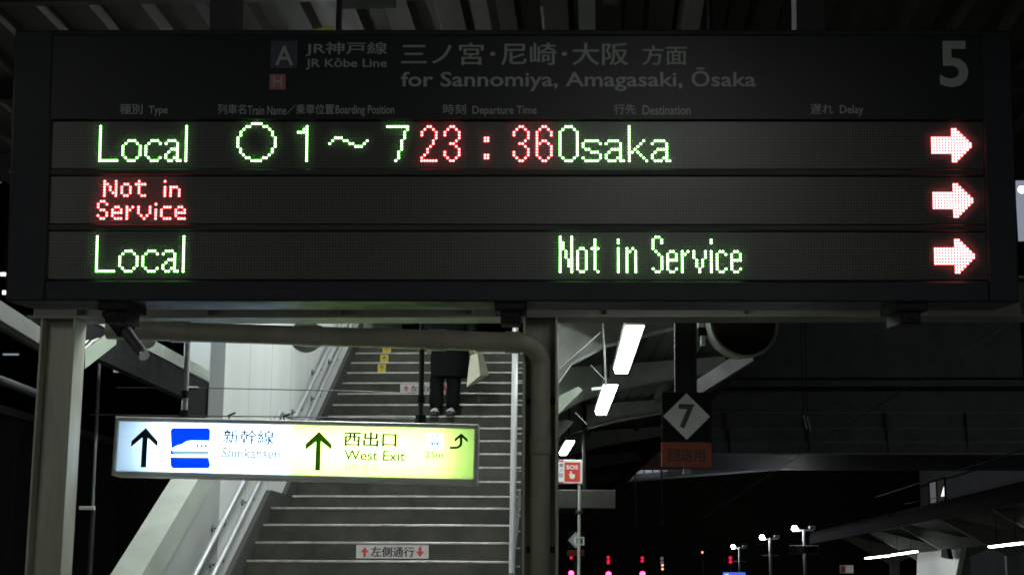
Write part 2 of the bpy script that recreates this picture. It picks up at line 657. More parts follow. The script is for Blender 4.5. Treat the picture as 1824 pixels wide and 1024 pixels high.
G_NIS2 = '1:2,6 2:2,3,6 3-4:2,4,6 5:2,5,6 6:2,6 2:9,10 3-5:8,11 6:9,10 1:14 2:13-16 3-5:14 6:15,16 1:23 3-6:23 3:25-27 4-6:25,28 8:1,2 9:0,3 10:0 11:1,2 12:3 13:0,3 14:1,2 10:6,7 11:5,8 12:5-8 13:5 14:6-8 10:10,12 11:10,11 12-14:10 10-12:14,18 13:15,17 14:16 9:20 11-14:20 10:23-25 11-13:22 14:23-25 10:28,29 11:27,30 12:27-30 13:27 14:28-30'
G_NIS1 = '1-13:0,4 3-5:1 6-8:2 9-11:3 5:7,8 6-12:6,9 13:7,8 2-12:12 5:11,13 13:13 2-3:20 5-13:20 5-13:23 6:24 5:25 6-13:26 1:33,34 2-3:32,35 4-5:32 6:33 7:34 8-11:35 12:32,35 13:33,34 6:38,39 7-8:37,40 9:37-40 10-11:37 12:37,40 13:38,39 6-13:42 6:44 7:43 6-8:46,50 9-11:47,49 12-13:48 2-3:52 6-13:52 6:55,56 7:54,57 8-11:54 12:54,57 13:55,56 6:60,61 7-8:59,62 9:59-62 10-11:59 12:59,62 13:60,61'
G_ARROW = '2:7-8 3:7-9 4:7-10 5:0-11 6:0-12 7-8:0-13 9:0-12 10:0-11 11:7-10 12:7-9 13:7-8'


def led_text(line, spec, base, colour, label, rr=.0037):
    mb = MB()
    n = 7
    for (c_, r_) in (spec if isinstance(spec, list) else dots(spec, base)):
        x, z = c_ * .01, -r_ * .01 - line * PITCHV
        ring = [(math.cos(2 * math.pi * k / n), math.sin(2 * math.pi * k / n)) for k in range(n)]
        mb.m('led_' + colour + ('_full' if rr > .0042 else ''))
        v = [(x, -.0068, z)] + [(x + .72 * rr * a, -.0056, z + .72 * rr * b) for a, b in ring] + [(x + rr * a, -.0022, z + rr * b) for a, b in ring]
        f = [(0, 1 + k, 1 + (k + 1) % n) for k in range(n)] + [(1 + k, 1 + n + k, 1 + n + (k + 1) % n, 1 + (k + 1) % n) for k in range(n)]
        mb.add(v, f)
        mb.m('led_' + colour + '_ring')  # added glowing ring that imitates bloom round the lens
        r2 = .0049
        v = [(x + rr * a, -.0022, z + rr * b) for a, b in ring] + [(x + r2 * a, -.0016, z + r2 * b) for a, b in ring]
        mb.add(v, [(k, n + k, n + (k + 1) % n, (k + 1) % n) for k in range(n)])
    lit = set(spec if isinstance(spec, list) else dots(spec, base))
    near = {(c_ + i, r_ + j) for c_, r_ in lit for i in range(-3, 4) for j in range(-3, 4) if i * i + j * j <= 10 and -1 <= r_ + j <= 16}
    mb.m('led_glow_tile')  # tiles added only round lit dots to spread a bloom-like halo
    for c_, r_ in sorted(near):
        x, z = c_ * .01, -r_ * .01 - line * PITCHV
        mb.sheet([(x - .005, z - .005), (x + .005, z - .005), (x + .005, z + .005), (x - .005, z + .005)], -.0185)
    o = mb.build('led_lettering', board, I4)
    o['label'] = label
    return o


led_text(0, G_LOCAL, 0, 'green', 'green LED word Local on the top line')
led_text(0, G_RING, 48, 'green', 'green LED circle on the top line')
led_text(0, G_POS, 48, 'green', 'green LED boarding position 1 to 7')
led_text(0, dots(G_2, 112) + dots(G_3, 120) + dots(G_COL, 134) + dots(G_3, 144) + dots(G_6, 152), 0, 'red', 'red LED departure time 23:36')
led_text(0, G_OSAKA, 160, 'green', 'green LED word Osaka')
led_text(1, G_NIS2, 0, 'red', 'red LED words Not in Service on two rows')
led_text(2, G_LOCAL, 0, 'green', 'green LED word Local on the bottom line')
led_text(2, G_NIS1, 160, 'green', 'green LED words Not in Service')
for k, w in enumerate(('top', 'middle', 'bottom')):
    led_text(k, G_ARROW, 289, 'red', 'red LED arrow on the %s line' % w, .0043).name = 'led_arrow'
# hangers on top of the board and three clamps below it
for x in (390, 1452):
    q = BP.px(x, 57)[0]
    MB().m('dark_steel').box(q - .05, q + .05, .08, .18, bt, bt + 1.75).box(q - .13, q + .13, .05, .21, bt, bt + .012).build('hanger_post', board, I4)
for x in (205, 910, 1622):
    q = BP.px(x, 545)[0]
    MB().m('black_paint').box(q - .055, q + .055, -.02, .22, bb - .030, bb - .001, .006).box(q - .035, q + .035, .0, .2, bb - .072, bb - .030, .006).tube(
        [np.array((q, -.012, bb - .045)), np.array((q, .0, bb - .045))], .012, 10).build('clamp', board, I4)

# ------------------------------------------------------------------ fluorescent fixtures
def fixture(name, label, p, d, length, width, em, group, z_up=.06):
    """housing with a glowing diffuser under it, lying along d with its middle at p"""
    d = np.asarray(d, float); d /= np.linalg.norm(d)
    s = np.cross(d, (0, 0, 1.0)); s /= np.linalg.norm(s)
    u = np.cross(s, d)
    M = np.eye(4); M[:3, 0] = s; M[:3, 1] = d; M[:3, 2] = u; M[:3, 3] = p
    t = thing(name, label, 'lamp', group=group, M=Matrix(M.tolist()))
    l2, w2 = length / 2, width / 2
    MB().m('pale_steel').box(-w2 * 1.12, w2 * 1.12, -l2 - .03, l2 + .03, .004, z_up).box(-w2 * .5, w2 * .5, -l2 * .7, l2 * .7, z_up, z_up + .05).build('housing', t, I4)
    e = MB().m(em)
    e.prism([(-w2, .003), (-w2 * .8, -.035), (w2 * .8, -.035), (w2, .003)], -l2, l2)
    e.build('diffuser', t, I4)
    for q in (-l2 * .6, l2 * .6):
        MB().m('dark_steel').tube([(0, q, z_up + .05), (0, q, z_up + .62)], .011, 8).build('suspension_rod', t, I4)
    return t


ZL = 3.40
def lamp_between(label, a, b, z, width, em, group):
    p, q = atZ(*a, z), atZ(*b, z)
    return fixture('ceiling_lamp', label, (p + q) / 2, q - p, np.linalg.norm(q - p), width, em, group)


g_ = 'fluorescent lamps under the platform canopy'
lamp_between('large glaring tube lamp right under the departure board', (1131, 581), (1107, 658), ZL, .13, 'lamp_white', g_)
lamp_between('glaring tube lamp just below the largest one, crossed by a bracket', (1088, 686), (1071, 733), ZL, .13, 'lamp_white', g_)
lamp_between('short glaring lamp low beside the round column, above the SOS sign', (1016, 785), (1003, 806), ZL, .11, 'lamp_white', g_)
CD = np.array([-.05, 1, 0.0]); CD /= np.linalg.norm(CD)     # the canopy bends gently left
CS = np.array([CD[1], -CD[0], 0.0])
L0 = atZ(1120, 617, ZL)
NEAR = [(-4.75, 0, 'tube lamp hidden behind the board in the right row'), (-4.9, -4.1, 'tube lamp hidden behind the board in the left row'),
        (-10.6, 0, 'tube lamp above the photographer in the right row'), (-14.2, 0, 'tube lamp just behind the photographer in the right row'),
        (-18.0, 0, 'second tube lamp behind the photographer in the right row'), (-23.0, 0, 'last tube lamp behind the photographer in the right row'),
        (-11.5, -4.6, 'tube lamp left of the photographer in the left row'), (-17.5, -4.6, 'tube lamp behind the photographer in the left row')]
for t, s_, lab in NEAR:                                     # the same rows of lamps continued over and behind the camera
    fixture('ceiling_lamp', lab, L0 + CD * t + CS * s_ + np.array([0, 0, .25]), CD, 2.3, .15, 'lamp_mid' if 'hidden' in lab else 'lamp_near', g_)

# ------------------------------------------------------------------ columns, cross beam, drain pipe
YC = 9.2
def h_column(label, xl, xr, ztop):
    a, b = atY(xl, 800, YC)[0], atY(xr, 800, YC)[0]
    t = thing('steel_column', label, 'column', ((a + b) / 2, YC, 0), 'steel columns carrying the cross beam')
    for x0, x1 in ((a, a + .014), (b - .014, b)):
        MB().m('column_paint').box(x0, x1, YC - .1, YC + .1, 0, ztop, .003).build('flange', t)
    MB().m('column_paint').box(a + .0141, b - .0141, YC + .0, YC + .014, 0, ztop).build('web', t)
    MB().m('column_paint').box(a - .08, b + .08, YC - .18, YC + .18, 0, .02).build('base_plate', t)
    return t


zt = atY(500, 571, YC)[2]
h_column('greenish grey H-section steel column at the left of the lit sign', 68.5, 131, zt)
h_column('steel column with a round drain pipe in its channel, right of the stairs', 932, 994, zt + .0)
be = thing('cross_beam', 'long grey steel cross beam running under the departure board', 'beam', atY(500, 571, YC))
z0, z1 = atY(500, 570.5, YC)[2], atY(500, 534, YC)[2]
xa, xb = atY(60, 560, YC)[0], atY(1900, 560, YC)[0]
sl = .006
bm = MB().m('beam_paint')
for (u0, u1, v0, v1) in ((-.11, .11, 0, .016), (-.11, .11, z1 - z0 + .1, z1 - z0 + .116), (-.006, .006, .016, z1 - z0 + .1)):
    bm.hexa([(xa, YC + u0, z0 + v0), (xa, YC + u1, z0 + v0), (xa, YC + u1, z0 + v1), (xa, YC + u0, z0 + v1)],
            [(xb, YC + u0, z0 + v0 - sl * (xb - xa) * .25), (xb, YC + u1, z0 + v0 - sl * (xb - xa) * .25), (xb, YC + u1, z0 + v1 - sl * (xb - xa) * .25), (xb, YC + u0, z0 + v1 - sl * (xb - xa) * .25)])
bm.build('girder', be)
for x in np.linspace(xa + .3, xb - .3, 8):
    zz = z0 - sl * (x - xa) * .25
    MB().m('beam_paint').box(x - .005, x + .005, YC - .105, YC - .0062, zz + .017, zz + z1 - z0 + .098).build('stiffener', be)

YPp = 9.06
pr_ = .0585
a = atY(192, 587, YPp); b = atY(927, 610, YPp)
v = atY(963, 640, YC - .07)
dp = thing('drain_pipe', 'olive grey drain pipe sloping under the beam and turning down the right column', 'pipe', (v[0], v[1], 0))
pts = [a, a * .4 + b * .6, b * .985 + a * .015, b]
for k in range(1, 7):
    th = k / 6 * math.pi / 2
    cx, cz = b[0] , b[2]
    rad = v[0] - b[0]
    pts.append(np.array([b[0] + rad * math.sin(th), b[1] + (v[1] - b[1]) * k / 6, b[2] - rad * (1 - math.cos(th))]))
pts.append(pts[-1] - np.array([0, 0, .02]))
pts.append(np.array([v[0], v[1], 0.0]))
MB().m('pipe_paint').tube(pts, pr_, 20).build('pipe', dp)
for t in (.18, .50, .80):
    p = a * (1 - t) + b * t
    d = (b - a) / np.linalg.norm(b - a)
    MB().m('pipe_paint').tube([p - d * .055, p + d * .055], pr_ + .006, 20).build('pipe_collar', dp)
for z in (2.35, 1.25):
    MB().m('pipe_paint').tube([(v[0], v[1], z - .05), (v[0], v[1], z + .05)], pr_ + .006, 20).build('pipe_collar', dp)
p = b; MB().m('pipe_paint').tube([p - (b - a) / np.linalg.norm(b - a) * .09, p], pr_ + .007, 20).build('pipe_collar', dp)
for z in (2.62, 1.75, .9):
    MB().m('dark_steel').box(v[0] - .085, v[0] + .085, v[1] + .045, v[1] + .068, z - .018, z + .018).build('pipe_clamp', dp)

# ------------------------------------------------------------------ staircase
RI, TR, Y0, Z0, LA = .165, .31, 13.4, 1.74, 1.0
XL, XR = -3.08, -.74
low = [(Y0 + k * TR, Z0 + k * RI) for k in range(-10, 4)]
upp = [(Y0 + 3 * TR + LA + k * TR, Z0 + 3 * RI + (k + 1) * RI) for k in range(0, 15)]
noses = low + upp
stair = thing('staircase', 'wide dark stone staircase with bright metal step edges climbing away', 'stairs', ((XL + XR) / 2, noses[0][0], 0))
poly = []
for i, (y, z) in enumerate(noses):
    poly.append((y, z - RI if i else 0))
    poly.append((y, z))
poly += [(noses[-1][0] + 3, noses[-1][1]), (noses[-1][0] + 3, noses[-1][1] - .3), (noses[0][0] + 1.2, 0)]
MB().m('step_stone').prism(poly, XL, XR, 'yz').build('flight', stair)
for i, (y, z) in enumerate(noses):
    q = [(y - .005, z - .014), (y - .005, z + .001), (y - .002, z + .004), (y + .045, z + .004), (y + .045, z + .001), (y - .0005, z + .0005), (y - .0005, z - .014)]
    MB().m('nosing_metal').prism(q, XL + .05, XR - .02, 'yz').build('nosing', stair)


def riser(x, y):
    """(index, point) of the step whose riser carries picture point x, y"""
    for i in range(len(noses) - 1, 0, -1):
        p = atY(x, y, noses[i][0])
        if noses[i][1] - RI - .02 <= p[2] <= noses[i][1] + .02:
            return noses[i][0]
    return noses[5][0]


def plate_on_riser(name, label, x0, y0, x1, y1, m_, deco):
    Y = riser((x0 + x1) / 2, (y0 + y1) / 2)
    P = facing(atY((x0 + x1) / 2, (y0 + y1) / 2, Y - .003))
    mb = MB()
    mb.at(P.M)
    q = rect(P, x0, y0, x1, y1)
    mb.m(m_).box(q[0], q[1], -.0015, .002, q[2], q[3])
    deco(mb, P)
    o = mb.build(name, stair)
    o['label'] = label


def up_arrow(mb, x0, x1, z0, z1, y, head=.55, stem=.34, notch=0):
    cx = (x0 + x1) / 2; w = (x1 - x0) / 2; zm = z1 - (z1 - z0) * head; s = w * stem
    mb.sheet([(cx - s, z0), (cx + s, z0), (cx + s, zm), (cx - s, zm)], y)
    mb.sheet([(x0, zm), (x1, zm), (cx, z1)], y)


for k, (x, y) in enumerate(((689, 622.5), (684.5, 638.5), (680, 655))):
    def deco(mb, P, x=x, y=y):
        mb.m('print_dark')
        q = rect(P, x - 4.6, y - 5, x + 4.6, y + 5.5)
        cx = (q[0] + q[1]) / 2; w = (q[1] - q[0]) / 2
        mb.sheet([(cx - .12 * w, q[2]), (cx + .12 * w, q[2]), (cx + .12 * w, q[3]), (cx - .12 * w, q[3])], -.0028)
        for sg in (-1, 1):
            zz = q[3] - (q[3] - q[2]) * .5
            mb.sheet([(cx, q[3]), (cx + sg * w, zz), (cx + sg * w, zz - w * .35), (cx, q[3] - w * .4)], -.0024)
    plate_on_riser('arrow_sticker', ('highest', 'middle', 'lowest')[k] + ' yellow sticker with dark up arrow', x - 7.2, y - 6.6, x + 7.2, y + 7.4, 'sticker_yellow', deco)


def keep_left(x0, y0, x1, y1):
    def deco(mb, P):
        w = x1 - x0; hh = y1 - y0
        mb.m('sticker_red')
        q = rect(P, x0 + w * .06, y0 + hh * .14, x0 + w * .175, y1 - hh * .12)
        up_arrow(mb, *q, -.0028)
        q = rect(P, x1 - w * .175, y0 + hh * .14, x1 - w * .06, y1 - hh * .12)
        up_arrow(mb, q[0], q[1], q[3], q[2], -.0028)
        mb.m('print_dark').text('左側通行', *rect(P, x0 + w * .205, y0 + hh * .13, x1 - w * .2, y1 - hh * .12), -.0028, .03)
    return deco


plate_on_riser('keep_left_sign', 'upper white keep left plate with red arrows behind the person', 713, 684, 803, 698.5, 'sticker_white', keep_left(713, 684, 803, 698.5))
plate_on_riser('keep_left_sign', 'lower white keep left plate with red arrows', 634.5, 970, 763.5, 994, 'sticker_white', keep_left(634.5, 970, 763.5, 994))
# side skirting on the left of the steps
sk = []
for (y, z) in (noses[0], low[-1], upp[0], upp[-1]):
    sk.append((y, z))
prof = [(noses[0][0] - .15, 0.02), (noses[0][0] - .15, noses[0][1] + .14), (low[-1][0], low[-1][1] + .16), (upp[0][0] - .31, low[-1][1] + .16), (upp[-1][0], upp[-1][1] + .16), (upp[-1][0], upp[-1][1] - .5), (noses[0][0] + 1.2, .02)]
MB().m('skirt_stone').prism(prof, XL - .002, XL + .045, 'yz').build('skirting', stair)
MB().m('dark_steel').prism(prof, XR + .002, XR + .04, 'yz').build('skirting', stair)


def nose_z(Y):
    if Y < low[-1][0]: return low[-1][1] + (Y - low[-1][0]) * RI / TR
    if Y < upp[0][0] - TR: return low[-1][1]
    return upp[0][1] + (Y - upp[0][0]) * RI / TR


# left parapet with coping and two-level handrail
par = thing('stair_parapet', 'pale grey parapet with a raised coping along the left side of the stairs', 'parapet', (XL - .1, 10, 0))
YW = 3.08 * 2757 / (1067 - 391)
knots = [9.75, 10.5, YW - .004]
body = [(9.75, 0.0)] + [(y, max(nose_z(y), -.2) + 1.20) for y in knots] + [(YW - .004, nose_z(YW) - .5), (11.2, 0)]
MB().m('parapet_white').prism(body, XL - .16, XL - .004, 'yz').build('panel', par)
cp = [(y, nose_z(y) + 1.202) for y in knots] + [(y, nose_z(y) + 1.46) for y in reversed(knots)]
MB().m('coping').prism(cp, XL - .19, XL + .022, 'yz').build('coping', par)
hr = thing('handrail', 'two-level steel handrail on brackets along the left stair wall', 'handrail', (XL + .1, 10, 0))
XH = XL + .10
ky = [9.9, low[-1][0], upp[0][0] - TR, upp[-1][0]]
for hh in (.60, .885):
    MB().m('handrail_steel').tube([(XH, y, nose_z(y) + hh) for y in ky], .021, 12).build('rail', hr)
for y in np.arange(10.3, 21, 1.02):
    z = nose_z(y)
    for hh in (.60, .885):
        b_ = MB().m('grey_steel')
        b_.tube([(XL + .001, y, z + hh - .085), (XL + .06, y, z + hh - .085), (XH, y, z + hh - .06), (XH, y, z + hh - .015)], .009, 8)
        b_.tube([(XL + .0, y, z + hh - .085), (XL + .012, y, z + hh - .085)], .03, 10)
        b_.build('bracket', hr)
# white enclosure walls of the upper flight
ew = thing('stairwell_wall', 'bright white panelled wall beside the upper flight of stairs', 'wall', (XL, YW, 0))
MB().m('wall_white').prism([(YW, .8), (15, 1.2), (24, 4.5), (24, 7.2), (YW, 7.2)], XL - .13, XL - .006, 'yz').build('panel', ew)
bw = thing('return_wall', 'white wall left of the stairwell corner, crossed by a dark diagonal beam', 'wall', (-4.2, 16.6, 0))
lx = atY(327, 640, 16.6)[0]
MB().m('wall_white').box(lx, XL - .132, 16.6, 16.75, 1.6, 7.2).build('panel', bw)
wb = thing('side_beam', 'dark beam with a beige top flange running towards the white wall corner', 'beam', atX(390, 700, -3.75))
s1 = MB()
def along(xa_, ya_, xb_, yb_, X, w):
    return atX(xa_, ya_, X), atX(xb_, yb_, X)
p, q = atX(250, 603, -3.75), atX(392, 682, -3.75)
q = p + (q - p) * 1.0; q[2] = p[2]
s1.m('pale_steel').box(-3.80, -3.70, 10.5, 16.58, p[2] - .085, p[2] + .02)
s1.build('top_flange', wb)
MB().m('black_paint').box(-3.79, -3.715, 10.5, 16.58, p[2] - .33, p[2] - .087).build('web', wb)

# stair lamps (hidden by the board from the photograph's place)
for y, z, w_, lab in ((10.7, 4.6, .22, 'tube lamp over the foot of the stairs'), (14.0, 5.5, .16, 'tube lamp over the stair landing'), (17.6, 6.2, .09, 'tube lamp over the upper flight')):
    fixture('stair_lamp', lab, (-1.75, y, z), (0, 1, 0), 1.6, w_, 'lamp_stair', 'lamps over the staircase')
fixture('stair_lamp', 'tube lamp before the return wall, left of the stairs', (-4.1, 15.2, 5.2), (1, 0, 0), 1.2, .26, 'lamp_stair', 'lamps over the staircase')
ce = thing('stairwell_ceiling', 'dark ceiling slab over the staircase', 'ceiling', (-1.9, 17, 6.7))
MB().m('beam_paint').hexa([(XL - .2, 11, 6.0), (.2, 11, 6.0), (.2, 24, 7.6), (XL - .2, 24, 7.6)], [(XL - .2, 11, 6.15), (.2, 11, 6.15), (.2, 24, 7.75), (XL - .2, 24, 7.75)]).build('slab', ce)
for lab, x0, y0, x1, y1 in (('narrow bluish lit window at the stair top, left one', 652, 560, 735, 574.5), ('small bluish lit window above the pipe, right one', 803, 556, 828, 581)):
    P = facing(atY((x0 + x1) / 2, (y0 + y1) / 2, 20.9))
    t = thing('stair_window', lab, 'window', M=P.matrix(), group='lit windows at the stair top')
    q = rect(P, x0, y0, x1, y1)
    f = MB().m('dark_steel')
    w = .02
    f.box(q[0] - w, q[0], -.02, .04, q[2] - w, q[3] + w).box(q[1], q[1] + w, -.02, .04, q[2] - w, q[3] + w).box(q[0], q[1], -.02, .04, q[2] - w, q[2]).box(q[0], q[1], -.02, .04, q[3], q[3] + w)
    f.box((q[0] + q[1]) / 2 - .006, (q[0] + q[1]) / 2 + .006, -.02, .01, q[2], q[3])
    f.build('frame', t, I4)
    MB().m('window_blue').box(q[0] + .0005, q[1] - .0005, .012, .02, q[2] + .0005, q[3] - .0005).build('pane', t, I4)
# right handrail post
ps = thing('chrome_post', 'tall bright chrome post at the right edge of the stairs', 'post', atY(914, 1024, 12.9) * np.array([1, 1, 0]))
p, q = atY(911.5, 1040, 12.9), atY(918, 600, 12.9)
p = p - (q - p) * .6
MB().m('rail_steel').tube([p, q + (q - p) * .3], .026, 16).build('post', ps)
MB().m('dark_steel').tube([p + np.array([.085, .03, 0]), q + (q - p) * .3 + np.array([.085, .03, 0])], .022, 10).build('rear_post', ps)
for y in (656, 678, 713, 741, 772, 806, 838, 872, 906, 919, 946, 976, 1008):
    c0 = atY(924, y, 12.94)
    MB().m('nosing_metal').beam(c0 - np.array([.035, 0, 0]), c0 + np.array([.03, 0, 0]), .02, .012).build('rung', ps)

# ------------------------------------------------------------------ person on the stairs
YPn, ZPn = upp[6][0] + .13, upp[6][1] + .005
PX = lambda x, y, Y=YPn: atY(x, y, Y)
person = thing('person', 'person in dark coat and trousers on the stairs holding a pale bag', 'person', (PX(797, 740)[0], YPn, ZPn))


def folds(p):
    from mathutils import noise
    q = Vector((p[0] * 9, p[1] * 9, p[2] * 16))
    n = noise.noise_vector(q) * .012 + noise.noise_vector(q * 2.3) * .006
    return np.array((n.x, n.y, n.z * .4))


def skin_mesh(name, nodes, edges, m_, parent, sub=2):
    """continuous limb mesh from a skeleton: nodes {key: (point, rx, ry)}"""
    keys = list(nodes)
    me = bpy.data.meshes.new(name)
    me.from_pydata([tuple(float(q) for q in nodes[k][0]) for k in keys], [(keys.index(a), keys.index(b)) for a, b in edges], [])
    o = bpy.data.objects.new(name, me)
    COL.objects.link(o)
    md = o.modifiers.new('skin', 'SKIN')
    md.use_smooth_shade = True
    lay = me.skin_vertices[0].data if me.skin_vertices else None
    if lay is None:
        bpy.context.view_layer.objects.active = o
    for i, k in enumerate(keys):
        lay[i].radius = (nodes[k][1], nodes[k][2])
        lay[i].use_root = (i == 0)
    sb = o.modifiers.new('sub', 'SUBSURF')
    sb.levels = sb.render_levels = sub
    bpy.context.view_layer.update()
    dg = bpy.context.evaluated_depsgraph_get()
    m2 = bpy.data.meshes.new_from_object(o.evaluated_get(dg))
    vs = [tuple(p.co) for p in m2.vertices]
    fs = [tuple(p.vertices) for p in m2.polygons]
    bpy.data.objects.remove(o)
    bpy.data.meshes.remove(me)
    bpy.data.meshes.remove(m2)
    if m_ == 'cloth_dark':
        vs = [tuple(np.array(p) + folds(p)) for p in vs]
    mb = MB().m(m_)
    mb.sm = True
    mb.add(vs, fs)
    return mb.build(name, parent)


def pn(x, h, dy=0.0):
    """point of the person: picture x, height above the step, offset along the track"""
    q = PX(x, 740)
    return np.array([q[0], YPn + dy, ZPn + h])


hipc = pn(799, .90)
body = {
    'pel': (hipc, .15, .11), 'bel': (pn(799, 1.06), .145, .11), 'che': (pn(799, 1.27, -.01), .165, .115), 'nec': (pn(799, 1.44, -.01), .055, .055),
    'hd0': (pn(799, 1.52, -.03), .070, .078), 'hd1': (pn(799, 1.62, -.03), .075, .092),
    'lh': (pn(786, .86), .088, .09), 'lk': (pn(778, .49, -.02), .062, .068), 'la': (pn(776, .10, .02), .045, .05),
    'rh': (pn(812, .86), .088, .09), 'rk': (pn(808, .49, -.02), .062, .068), 'ra': (pn(806, .10, .02), .045, .05),
    'ls': (pn(771, 1.38), .062, .065), 'le': (pn(764, 1.10, .03), .045, .05), 'lw': (pn(765, .86, -.04), .03, .035),
    'rs': (pn(827, 1.38), .062, .065), 're': (pn(838, 1.10, .02), .045, .05), 'rw': (pn(841, .85, -.07), .03, .035),
}
be_ = [('pel', 'bel'), ('bel', 'che'), ('che', 'nec'), ('nec', 'hd0'), ('hd0', 'hd1'), ('pel', 'lh'), ('lh', 'lk'), ('lk', 'la'), ('pel', 'rh'), ('rh', 'rk'), ('rk', 'ra'),
       ('che', 'ls'), ('ls', 'le'), ('le', 'lw'), ('che', 'rs'), ('rs', 're'), ('re', 'rw')]
skin_mesh('body', body, be_, 'skin', person)
# trousers, coat
tr = {'pel': (pn(799, .93), .16, .13), 'lh': (pn(786, .84), .104, .105), 'lk': (pn(779, .49, -.02), .088, .09), 'lm': (pn(777.5, .25, .0), .083, .085), 'la': (pn(776.5, .075, .01), .078, .085),
      'rh': (pn(812, .84), .104, .105), 'rk': (pn(808.5, .49, -.02), .088, .09), 'rm': (pn(807, .25, .0), .083, .085), 'ra': (pn(806, .075, .01), .078, .085)}
skin_mesh('trousers', tr, [('pel', 'lh'), ('lh', 'lk'), ('lk', 'lm'), ('lm', 'la'), ('pel', 'rh'), ('rh', 'rk'), ('rk', 'rm'), ('rm', 'ra')], 'cloth_dark', person)
coat = MB().m('cloth_dark')
cc = pn(799.5, 0)
prof = [(.445, .215, .15), (.60, .22, .16), (.80, .205, .155), (1.0, .185, .14), (1.2, .20, .145), (1.36, .195, .13), (1.44, .10, .085), (1.47, .07, .075)]
vs, fs = [], []
n_ = 26
for h_, rx, ry in prof:
    for k in range(n_):
        th = 2 * math.pi * k / n_
        wob = 1 + (.05 * math.sin(5 * th + h_ * 3) if h_ < .7 else 0)
        pp = np.array((cc[0] + rx * wob * math.cos(th), YPn - .005 + ry * wob * math.sin(th), ZPn + h_))
        vs.append(tuple(pp + folds(pp) * 1.6))
for i in range(len(prof) - 1):
    for k in range(n_):
        fs.append((i * n_ + k, i * n_ + (k + 1) % n_, (i + 1) * n_ + (k + 1) % n_, (i + 1) * n_ + k))
coat.sm = True
coat.add(vs, fs)
coat.build('coat', person)
sl_ = {'rs': (pn(825, 1.37), .08, .085), 're': (pn(837, 1.10, .02), .064, .068), 'rw': (pn(840.5, .90, -.06), .05, .052)}
skin_mesh('sleeve', sl_, [('rs', 're'), ('re', 'rw')], 'cloth_dark', person)
sl_ = {'ls': (pn(773, 1.37), .08, .085), 'le': (pn(764.5, 1.10, .03), .064, .068), 'lw': (pn(765, .90, -.03), .05, .052)}
skin_mesh('sleeve', sl_, [('ls', 'le'), ('le', 'lw')], 'cloth_dark', person)
# shoes
for x in (775.5, 804):
    c0 = pn(x, 0)
    MB().m('shoe_dark').prism([(c0[0] - .052, c0[1] - .20), (c0[0] - .03, c0[1] - .235), (c0[0] + .03, c0[1] - .235), (c0[0] + .052, c0[1] - .20), (c0[0] + .046, c0[1] + .05), (c0[0] - .046, c0[1] + .05)],
                              ZPn, ZPn + .035, 'xy').build('shoe_sole', person)
    sh = MB().m('shoe_pale'); sh.sm = True
    vs, fs = [], []
    pr2 = [(-.225, .022, .012), (-.19, .042, .028), (-.12, .048, .045), (-.04, .045, .065), (.04, .040, .06)]
    for (dy, w_, h_) in pr2:
        for k in range(9):
            th = math.pi * k / 8
            vs.append((c0[0] + w_ * math.cos(th), c0[1] + dy, ZPn + .036 + h_ * math.sin(th)))
    for i in range(len(pr2) - 1):
        for k in range(8):
            fs.append((i * 9 + k, i * 9 + k + 1, (i + 1) * 9 + k + 1, (i + 1) * 9 + k))
    sh.add(vs, fs)
    sh.build('shoe', person)
# hair and face
hc = pn(799, 1.60, -.03)
hm = MB().m('hair')
hm.lathe(hc + np.array([0, .02, .135]), (0, 0, -1), [(0, .001), (.015, .05), (.05, .088), (.10, .098), (.15, .094), (.19, .08)], 20)
hm.build('hair', person)
fm = MB().m('skin')
fm.sm = True
fm.add([hc + np.array(q) for q in ((-.013, -.090, -.015), (.013, -.090, -.015), (0, -.118, -.012), (0, -.092, .03))], [(0, 1, 2), (1, 3, 2), (3, 0, 2)])
for sx in (-1, 1):
    fm.lathe(hc + np.array([sx * .083, .01, .0]), (sx, 0, 0), [(0, .028), (.012, .022), (.014, .001)], 10)
fm.build('nose_and_ears', person)
em = MB().m('print_dark')
for sx in (-1, 1):
    em.lathe(hc + np.array([sx * .032, -.086, .022]), (0, -1, 0), [(0, .013), (.005, .008), (.006, .001)], 10)
em.m('sticker_red').box(hc[0] - .022, hc[0] + .022, hc[1] - .094, hc[1] - .082, hc[2] - .052, hc[2] - .044)
em.build('eyes_and_mouth', person)


def hand(w, curl, side):
    """palm with four unequal curled fingers and a thumb, hanging from wrist w"""
    w = np.asarray(w)
    k0 = {'w': (w, .026, .022), 'p1': (w + (0, -.012, -.045), .036, .017), 'p2': (w + (0, -.016, -.085), .038, .016)}
    e0 = [('w', 'p1'), ('p1', 'p2')]
    skin_mesh('hand', k0, e0, 'skin', person, 2)
    for i, (dx, ln) in enumerate(((-.028, .062), (-.009, .072), (.010, .068), (.028, .052))):
        b0 = w + np.array([dx, -.016, -.080])
        k1 = {'a': (b0, .0105, .0105), 'b': (b0 + (0, -.006 - curl * .012, -ln * .45), .0095, .0095),
              'c': (b0 + (0, -.004 + curl * .016, -ln * .78), .0088, .0088), 'd': (b0 + (0, .004 + curl * .034, -ln * .80), .0075, .0075)}
        skin_mesh('finger', k1, [('a', 'b'), ('b', 'c'), ('c', 'd')], 'skin', person, 1)
    b0 = w + np.array([side * .030, -.016, -.035])
    k1 = {'a': (b0, .013, .013), 'b': (b0 + (side * .022, -.018, -.028), .011, .011), 'c': (b0 + (side * .020, -.022, -.055), .009, .009)}
    skin_mesh('thumb', k1, [('a', 'b'), ('b', 'c')], 'skin', person, 1)


hand(pn(841, .84, -.07), 1.0, -1)
hand(pn(765, .85, -.04), .5, 1)
